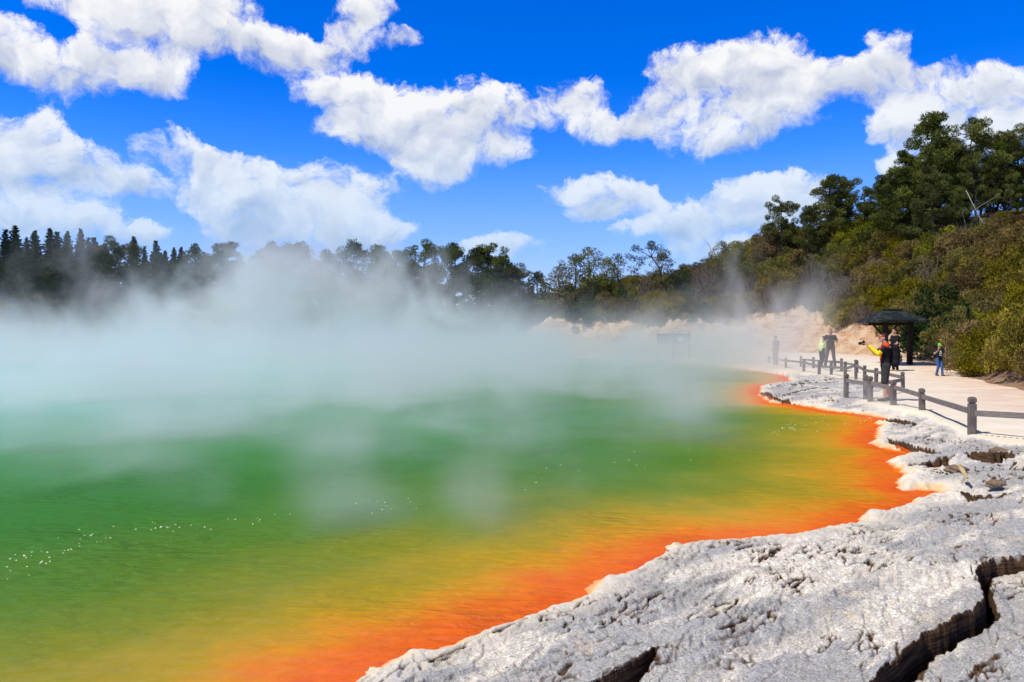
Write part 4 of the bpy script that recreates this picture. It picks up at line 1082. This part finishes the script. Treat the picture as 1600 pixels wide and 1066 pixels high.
stone('brown broken slab lump beside the small dark hollow', 1494, 735, .10, M_SB, -.05, .6, 8)
stone('dark brown rough lump at the right end of the cracked ledges', 1566, 708, .14, M_SB, -.05, .45, 9)
stone('small brown lump in the hollow below the thin stick', 1556, 757, .09, M_SB, -.05, .5, 10)
x0, y0 = G(1500, 737, .02); x1, y1 = G(1512, 750, -.02)
w = MB(); w.tube([(0, 0, .10), ((x1 - x0) * .5, (y1 - y0) * .5, .07), (x1 - x0, y1 - y0, .02)], [.03, .026, .014], 7)
tag(link('stick', w.mesh('stick', plain('yellow_stick', (.50, .38, .18)), True), None, (x0, y0, -.02)), 'short pale yellow stick lying against the brown broken lump', 'stick')

# small gas bubbles floating in streaks on the pool
def bubbles():
    R = np.random.RandomState(4); V = []; Fc = []
    spots = []
    for u, v, du, dv, n in [(120, 850, 120, 30, 34), (40, 885, 45, 25, 12), (250, 825, 25, 10, 9), (380, 815, 60, 14, 10), (600, 790, 60, 30, 12), (850, 750, 120, 40, 8), (1000, 720, 60, 40, 8), (1250, 665, 60, 14, 50), (1330, 660, 40, 6, 20)]:
        for _ in range(n):
            a, b_ = R.normal(size=2) * .6; uu = u + a * du; vv = v - a * du * .18 + b_ * dv * .5
            if vv < 640: continue
            spots.append((uu, vv))
    P = np.array([G(u, v, WZ) for u, v in spots]); sd = sdf(P[:, 0], P[:, 1], POOL)
    n = 8
    for (x, y), s in zip(P, sd):
        if s > -.1: continue
        r = R.uniform(.004, .009) * (1 + y * .03); b0 = len(V)
        V.append((x, y, WZ + r * .8))
        for j, (rr, zz) in enumerate(((.55, .62), (1.0, -.05))):
            for k in range(n): V.append((x + math.cos(k * 6.283 / n) * r * rr, y + math.sin(k * 6.283 / n) * r * rr, WZ + r * zz))
        for k in range(n):
            k2 = (k + 1) % n; Fc.append((b0, b0 + 1 + k, b0 + 1 + k2)); Fc.append((b0 + 1 + k, b0 + 1 + n + k, b0 + 1 + n + k2, b0 + 1 + k2))
    mb = MB(); mb.v = V; mb.f = Fc
    m, t, b = mat('bubble_film', .15, .6); b.inputs['Base Color'].default_value = (.62, .66, .40, 1)
    tag(link('bubbles', mb.mesh('bubbles', m, True)), 'tiny pale bubbles floating in streaks on the pool', 'bubbles', None, 'stuff')
bubbles()

# ------------------------------------------------------------------ steam: one density grid
def steam():
    vmt = bpy.data.materials.new('steam'); vmt.use_nodes = True; t = NT(vmt.node_tree); t.N.clear()
    pv = t.node('ShaderNodeVolumePrincipled', {'Density': 1.0, 'Anisotropy': .25, 'Color': (.965, 1.0, .985, 1)})
    t.node('ShaderNodeOutputMaterial', {'Volume': pv.outputs[0]})
    v = bpy.data.volumes.new('steam'); vo = bpy.data.objects.new('steam', v); C.objects.link(vo); v.materials.append(vmt)
    tag(vo, 'white steam billowing off the hot pool', 'steam', None, 'stuff')
    ng = bpy.data.node_groups.new('steam_density', 'GeometryNodeTree'); ng.interface.new_socket('Geometry', in_out='OUTPUT', socket_type='NodeSocketGeometry')
    t = NT(ng)
    vc = t.node('GeometryNodeVolumeCube', {'Min': (-56, 6, WZ + .02), 'Max': (34, 92, 15), 'Resolution X': 380, 'Resolution Y': 320, 'Resolution Z': 84})
    p = t.node('GeometryNodeInputPosition').outputs[0]
    x = t.node('ShaderNodeSeparateXYZ', {0: p}); X, Y, Z = x.outputs
    wp = t.vm('ADD', p, t.vm('SCALE', t.vm('SUBTRACT', t.noise(p, .09, 3, .5, 0, 1), (.5, .5, .5))))
    wp.node.inputs[1].links[0].from_node.inputs['Scale'].default_value = 9.0
    wps = t.vm('ADD', p, t.vm('SCALE', t.vm('SUBTRACT', t.noise(p, .4, 2, .5, 0, 1), (.5, .5, .5))))
    wps.node.inputs[1].links[0].from_node.inputs['Scale'].default_value = 2.4
    st = t.vm('MULTIPLY', wp, (1, 1, .75))
    n1 = t.noise(st, .24, 7, .66, .5)       # billows
    n2 = t.noise(t.vm('ADD', st, (31, 7, 3)), .42, 4, .6)
    n3 = t.noise(t.vm('ADD', wp, (3, 77, 3)), .10, 5, .6)
    acc = None
    def blob(u, vv, d, ru, rv, rd, wgt):
        nonlocal acc
        c = px3(u, vv, d); k = d / F
        q = t.vm('MULTIPLY_ADD', wp if d > 45 else wps, (1 / (ru * k), 1 / rd, 1 / (rv * k)), (-c.x / (ru * k), -c.y / rd, -c.z / (rv * k)))
        g = t.m('MULTIPLY', t.m('EXPONENT', t.m('MULTIPLY', t.vm('DOT_PRODUCT', q, q), -1.0)), wgt)
        acc = g if acc is None else t.m('ADD', acc, g)
    for bl in STEAM: blob(*bl)
    # low layer hugging the water, growing deeper with distance from the near shore
    top = t.map(Y, 8, 60, .75, 3.2)
    lay = t.m('MULTIPLY', t.m('EXPONENT', t.m('MULTIPLY', t.m('POWER', t.m('DIVIDE', t.m('ADD', Z, .22), top), 2.0), -1.0)), t.m('MULTIPLY', t.map(Y, 8, 25, .22, 1.0), t.m('MAXIMUM', t.map(Y, 52, 70, 1.0, .18), t.map(X, -6, 3, 1, 0))))
    xl = t.m('SUBTRACT', X, t.m('MULTIPLY', Y, .29))      # fade out to the right of the pool
    lay = t.m('MULTIPLY', lay, t.map(xl, -3, 5.5, 1, 0, True))
    lay = t.m('MULTIPLY', lay, t.map(n3, .42, .60, .12, 1.6))
    lay = t.m('MULTIPLY', lay, LAYER)
    ero = t.m('ADD', t.map(t.m('SUBTRACT', n1, t.m('MULTIPLY', t.m('MAXIMUM', t.m('SUBTRACT', Z, 1.5), 0.0), .011)), .475, .575, 0, 1.9), t.m('MULTIPLY', t.m('SUBTRACT', n2, .5), 2.2))
    n4 = t.noise(t.vm('MULTIPLY', wps, (1, 1, .6)), 1.0, 4, .65)
    ero = t.m('ADD', ero, t.m('MULTIPLY', t.m('MULTIPLY', t.m('SUBTRACT', n4, .5), 3.2), t.map(Y, 45, 16)))
    ero = t.m('MAXIMUM', ero, .0)
    kk = t.m('MULTIPLY', t.map(acc, .14, .30), .55)
    ero = t.m('ADD', t.m('MULTIPLY', ero, t.m('SUBTRACT', 1.0, kk)), kk)
    dens = t.m('ADD', t.m('MULTIPLY', acc, ero), t.m('MULTIPLY', lay, t.m('MULTIPLY_ADD', ero, .6, .4)))
    dens = t.m('MAXIMUM', t.m('SUBTRACT', dens, .004), 0.0)
    # soft sides of the grid
    dens = t.m('MULTIPLY', dens, t.map(X, -56, -50)); dens = t.m('MULTIPLY', dens, t.map(X, 34, 31)); dens = t.m('MULTIPLY', dens, t.map(Y, 6, 8)); dens = t.m('MULTIPLY', dens, t.map(Z, 15, 13))
    t.L.new(dens, vc.inputs['Density'])
    sm = t.node('GeometryNodeSetMaterial', {'Geometry': vc.outputs[0]}); sm.inputs['Material'].default_value = vmt
    go = t.N.new('NodeGroupOutput'); t.L.new(sm.outputs[0], go.inputs[0])
    vo.modifiers.new('steam_density', 'NODES').node_group = ng
LAYER = .105
STEAM = [(250, 610, 26, 81, 54, 3.5, 0.231), (450, 640, 21, 74, 68, 2.5, 0.273), (60, 640, 23, 94, 61, 3, 0.294), (640, 600, 26, 122, 61, 4, 0.21), (850, 610, 26, 108, 47, 3, 0.21), (1040, 600, 28, 94, 47, 3, 0.21), (560, 750, 13, 68, 81, 1.4, 0.336), (330, 710, 15.5, 74, 74, 1.6, 0.294), (1120, 640, 21, 81, 46, 2, 0.252), (900, 720, 15, 88, 61, 1.5, 0.252), (60, 850, 10, 68, 81, 0.8, 0.294), (720, 680, 17, 68, 54, 1.8, 0.252), (180, 700, 16.5, 68, 54, 1.6, 0.252), (1060, 540, 56, 90, 30, 7, .10), (1170, 540, 46, 60, 34, 5, .08), (1130, 470, 56, 70, 45, 5, .05), (1230, 500, 46, 45, 45, 4, .06), (200, 548, 64, 330, 14, 12, .06),   # column, row, distance, half width px, half height px, half depth m, density
    (520, 455, 64, 150, 68, 12, .20), (430, 500, 70, 120, 42, 10, .10), (670, 485, 62, 115, 48, 10, .14), (780, 535, 58, 80, 28, 10, .09),
    (480, 395, 60, 90, 45, 8, .15), (150, 530, 66, 190, 22, 10, .05), (30, 500, 60, 60, 40, 6, .06), (275, 440, 60, 45, 60, 5, .15), (390, 445, 60, 65, 60, 6, .16), (125, 425, 62, 50, 70, 5, .17), (60, 470, 60, 60, 35, 5, .08), (340, 475, 60, 45, 40, 6, .10), (200, 480, 66, 60, 30, 5, .06),
    (950, 562, 52, 130, 16, 9, .05), (1090, 553, 46, 90, 22, 8, .09), (1190, 540, 40, 45, 36, 5, .12), (1215, 480, 44, 60, 38, 6, .07), (1165, 430, 50, 40, 55, 5, .08),
    (1290, 430, 52, 50, 35, 5, .045), (1250, 560, 38, 50, 28, 4, .06), (1150, 500, 52, 90, 30, 6, .022), (1000, 470, 60, 50, 25, 6, .008), (840, 400, 70, 50, 40, 8, .012),
    (1385, 622, 19.5, 34, 16, 1.0, .45), (1330, 608, 22, 60, 14, 1.6, .10), (1530, 560, 27, 50, 16, 2.0, .02), (1330, 400, 60, 40, 50, 5, .010), (830, 475, 66, 45, 40, 8, .02)]
_wr = random.Random(12)
for _i in range(48):          # thin rising wisps all over the nearer water
    _v = _wr.uniform(590, 800); _u = _wr.uniform(-40, 1180 - (_v - 590) * .9); _d = 1.87 * F / (_v - VH) * .95
    STEAM.append((round(_u), round(_v - 25), round(_d, 1), round(_wr.uniform(30, 75)), round(_wr.uniform(60, 130)), round(_d * .09, 2), round(_wr.uniform(.8, 2.1) / _d, 3)))
steam()

# ------------------------------------------------------------------ sun, sky with cumulus
SUN = Vector((-.80, -.40, 0)).normalized() * math.cos(math.radians(56)) + Vector((0, 0, math.sin(math.radians(56))))
sl = bpy.data.lights.new('sun', 'SUN'); sl.energy = 4.8; sl.angle = math.radians(.55); sl.color = (1, .93, .81)
so = bpy.data.objects.new('sun', sl); C.objects.link(so); so.rotation_euler = SUN.to_track_quat('Z', 'Y').to_euler(); so.location = (0, 0, 40)

CLOUDS = [(-20,40,80,50),(40,75,95,45),(110,115,75,42),(190,108,85,40),(250,112,45,28),(150,70,40,25),
 (190,22,75,34),(270,40,100,42),(350,60,100,42),(430,80,75,34),(500,72,45,24),(560,40,35,36),(590,5,40,22),(90,-10,60,20),(300,0,120,30),
 (492,130,36,26),(545,150,70,42),(600,175,80,50),(650,200,95,52),(730,180,60,62),(792,172,50,38),(700,245,70,42),(660,270,50,30),(560,205,70,26),(800,240,30,16),
 (60,195,48,34),(40,240,110,55),(130,268,110,42),(205,288,70,22),(-30,260,70,60),
 (262,225,46,32),(335,245,36,24),(380,280,60,40),(420,310,100,45),(470,345,115,42),(540,345,50,35),(510,275,50,26),(580,300,30,22),(360,330,70,35),(330,295,50,30),(440,365,110,22),
 (40,322,110,26),(150,350,90,26),(235,362,45,14),(60,345,100,26),
 (905,140,45,30),(895,180,45,24),(960,200,70,26),(1040,175,65,42),(1075,110,70,40),(1140,120,95,55),(1205,90,72,50),(1240,150,85,58),(1180,190,95,45),(1110,225,70,28),(1320,120,75,32),(1385,80,34,32),(1370,130,60,26),
 (1460,145,70,30),(1530,140,90,34),(1590,150,60,45),(1410,190,50,30),(1450,225,80,42),(1400,265,45,22),(1560,200,80,30),(1390,180,30,24),
 (895,300,48,26),(960,305,75,32),(1010,315,40,20),(925,335,34,10),
 (1205,300,72,36),(1150,325,85,36),(1250,315,50,34),(1075,350,55,26),(1030,352,30,14),(1130,355,90,24),(1240,350,60,20),
 (970,366,28,14),(624,365,25,11),(800,385,55,16),(760,395,40,14),(1085,388,60,14),(560,375,40,30),(1160,395,60,14),
 (632,58,26,13),(1480,100,34,12),
 (-350,120,260,80),(-300,300,200,60),(1950,90,240,70),(1900,260,180,50),(500,-260,320,90),(1200,-300,260,80)]
def sky():
    w = bpy.data.worlds.new('World'); sc.world = w; w.use_nodes = True; t = NT(w.node_tree); t.N.clear()
    w.cycles.sampling_method = 'MANUAL'; w.cycles.sample_map_resolution = 512
    sk = t.node('ShaderNodeTexSky'); sk.sky_type = 'NISHITA'; sk.sun_disc = False; sk.sun_elevation = math.radians(56); sk.sun_rotation = math.atan2(SUN.x, SUN.y)
    sk.air_density = 1.0; sk.dust_density = .1; sk.ozone_density = 4.0; sk.altitude = 400
    hs = t.node('ShaderNodeHueSaturation', {'Hue': .515, 'Saturation': 1.55, 'Value': 1.0, 'Color': sk.outputs[0]})
    d = t.vm('NORMALIZE', t.node('ShaderNodeTexCoord').outputs['Generated'])
    x = t.node('ShaderNodeSeparateXYZ', {0: d})
    blue = t.vm('SCALE', t.vm('MULTIPLY', hs.outputs[0], SKYK)); blue.node.inputs['Scale'].default_value = 1.0
    blue = t.mix(t.map(x.outputs[2], .42, .70), blue, t.vm('MULTIPLY', sk.outputs[0], (.085, .07, .055)))
    az = t.m('ARCTAN2', x.outputs[0], x.outputs[1]); el = t.m('ARCSINE', x.outputs[2])
    p0 = t.node('ShaderNodeCombineXYZ', {0: az, 1: el}).outputs[0]
    wr = t.vm('MULTIPLY', t.vm('SUBTRACT', t.noise(p0, 9, 5, .55, 0, 1), (.5, .5, .5)), (.085, .060, 0))
    wr2 = t.vm('MULTIPLY', t.vm('SUBTRACT', t.noise(p0, 30, 6, .65, 0, 1), (.5, .5, .5)), (.026, .022, 0))
    p = t.vm('ADD', t.vm('ADD', p0, wr), wr2)
    acc = 0.0; sh = 0.0
    for cu, cv, ru, rv in CLOUDS:
        a = math.atan((cu - 800) / F); ca = math.cos(a); e = math.atan((VH - cv) / F * ca)
        kz = 1.62 if ru > 60 else 2.15 if ru < 36 else 1.85
        ra = kz * ru / F * ca * ca; re = kz * rv / F * ca * math.cos(e) ** 2
        q = t.vm('MULTIPLY_ADD', p, (1 / ra, 1 / re, 0), (-a / ra, -e / re, 0))
        k = t.m('MULTIPLY_ADD', t.vm('DOT_PRODUCT', q, q), -1.0, 1.0, True)
        k2 = t.m('MULTIPLY', k, k)
        acc = t.m('ADD', acc, k2)
        sh = t.m('MULTIPLY_ADD', k2, t.vm('DOT_PRODUCT', q, (0.0, 1.0, 0.0)), sh)
    fine = t.m('SUBTRACT', t.noise(p, 30, 11, .66), .5)
    mid = t.m('SUBTRACT', t.noise(p0, 11, 6, .6), .5)
    accs = t.m('SUBTRACT', 1.0, t.m('EXPONENT', t.m('MULTIPLY', acc, -1.25)))
    f2 = t.m('MULTIPLY_ADD', accs, 1.9, -.89)
    f2 = t.m('ADD', f2, t.m('ADD', t.m('MULTIPLY', fine, 2.3), t.m('MULTIPLY', mid, 1.3)))
    v = t.m('DIVIDE', sh, t.m('ADD', acc, .15))
    al = t.map(f2, -.06, t.map(v, -.5, .4, 1.0, .50), 0, 1, True)                     # +top .. -bottom of each heap
    bil = t.m('SUBTRACT', t.noise(p, 13, 4, .5), .5)
    bil2 = t.m('SUBTRACT', t.noise(t.vm('ADD', p, (-.008, .014, 0)), 13, 4, .5), .5)
    rel = t.m('MULTIPLY', t.m('ADD', t.m('MULTIPLY', t.m('SUBTRACT', bil, bil2), 1.5), t.m('MULTIPLY', fine, .30)), 1.0)
    thick = t.map(acc, .4, 1.5)
    lum = t.m('ADD', t.m('MULTIPLY_ADD', v, .50, .93), rel)
    lum = t.m('SUBTRACT', lum, t.m('MULTIPLY', thick, .10))
    lum = t.m('MINIMUM', t.m('MAXIMUM', lum, .50), 1.02)
    cl = t.mix(t.map(lum, .50, 1.0), (.42, .49, .66), (.97, .97, .97))
    out = t.mix(t.m('MULTIPLY', al, .97), blue, cl)
    # pale moist air low over the pool
    lowm = t.m('MULTIPLY', t.map(el, .32, .05, 0, .58, True), 1.0)
    out = t.mix(lowm, out, (.30, .58, .98))
    out = t.mix(t.map(x.outputs[2], 0.0, -.05), out, (.25, .25, .22))
    bg = t.node('ShaderNodeBackground', {'Color': out, 'Strength': 1.0})
    t.node('ShaderNodeOutputWorld', {'Surface': bg.outputs[0]})
SKYK = (.22, .155, .21)
sky()

cd = bpy.data.cameras.new('camera'); co = bpy.data.objects.new('camera', cd); C.objects.link(co)
co.location = (0, 0, H); co.rotation_euler = (math.radians(90) - math.atan((533 - VH) / F), 0, 0)
cd.sensor_width = 36; cd.lens = F / 1600 * 36; cd.clip_start = .05; cd.clip_end = 9000
sc.camera = co
sc.view_settings.view_transform = 'Standard'; sc.view_settings.look = 'None'; sc.view_settings.gamma = 1; sc.view_settings.exposure = 0.0
sc.cycles.volume_step_rate = 3.0; sc.cycles.volume_max_steps = 256; sc.cycles.volume_bounces = 2
sc.cycles.max_bounces = 5; sc.cycles.diffuse_bounces = 3; sc.cycles.glossy_bounces = 2; sc.cycles.transmission_bounces = 3; sc.cycles.transparent_max_bounces = 8
sc.cycles.use_denoising = True; sc.cycles.use_adaptive_sampling = True; sc.cycles.adaptive_threshold = .015
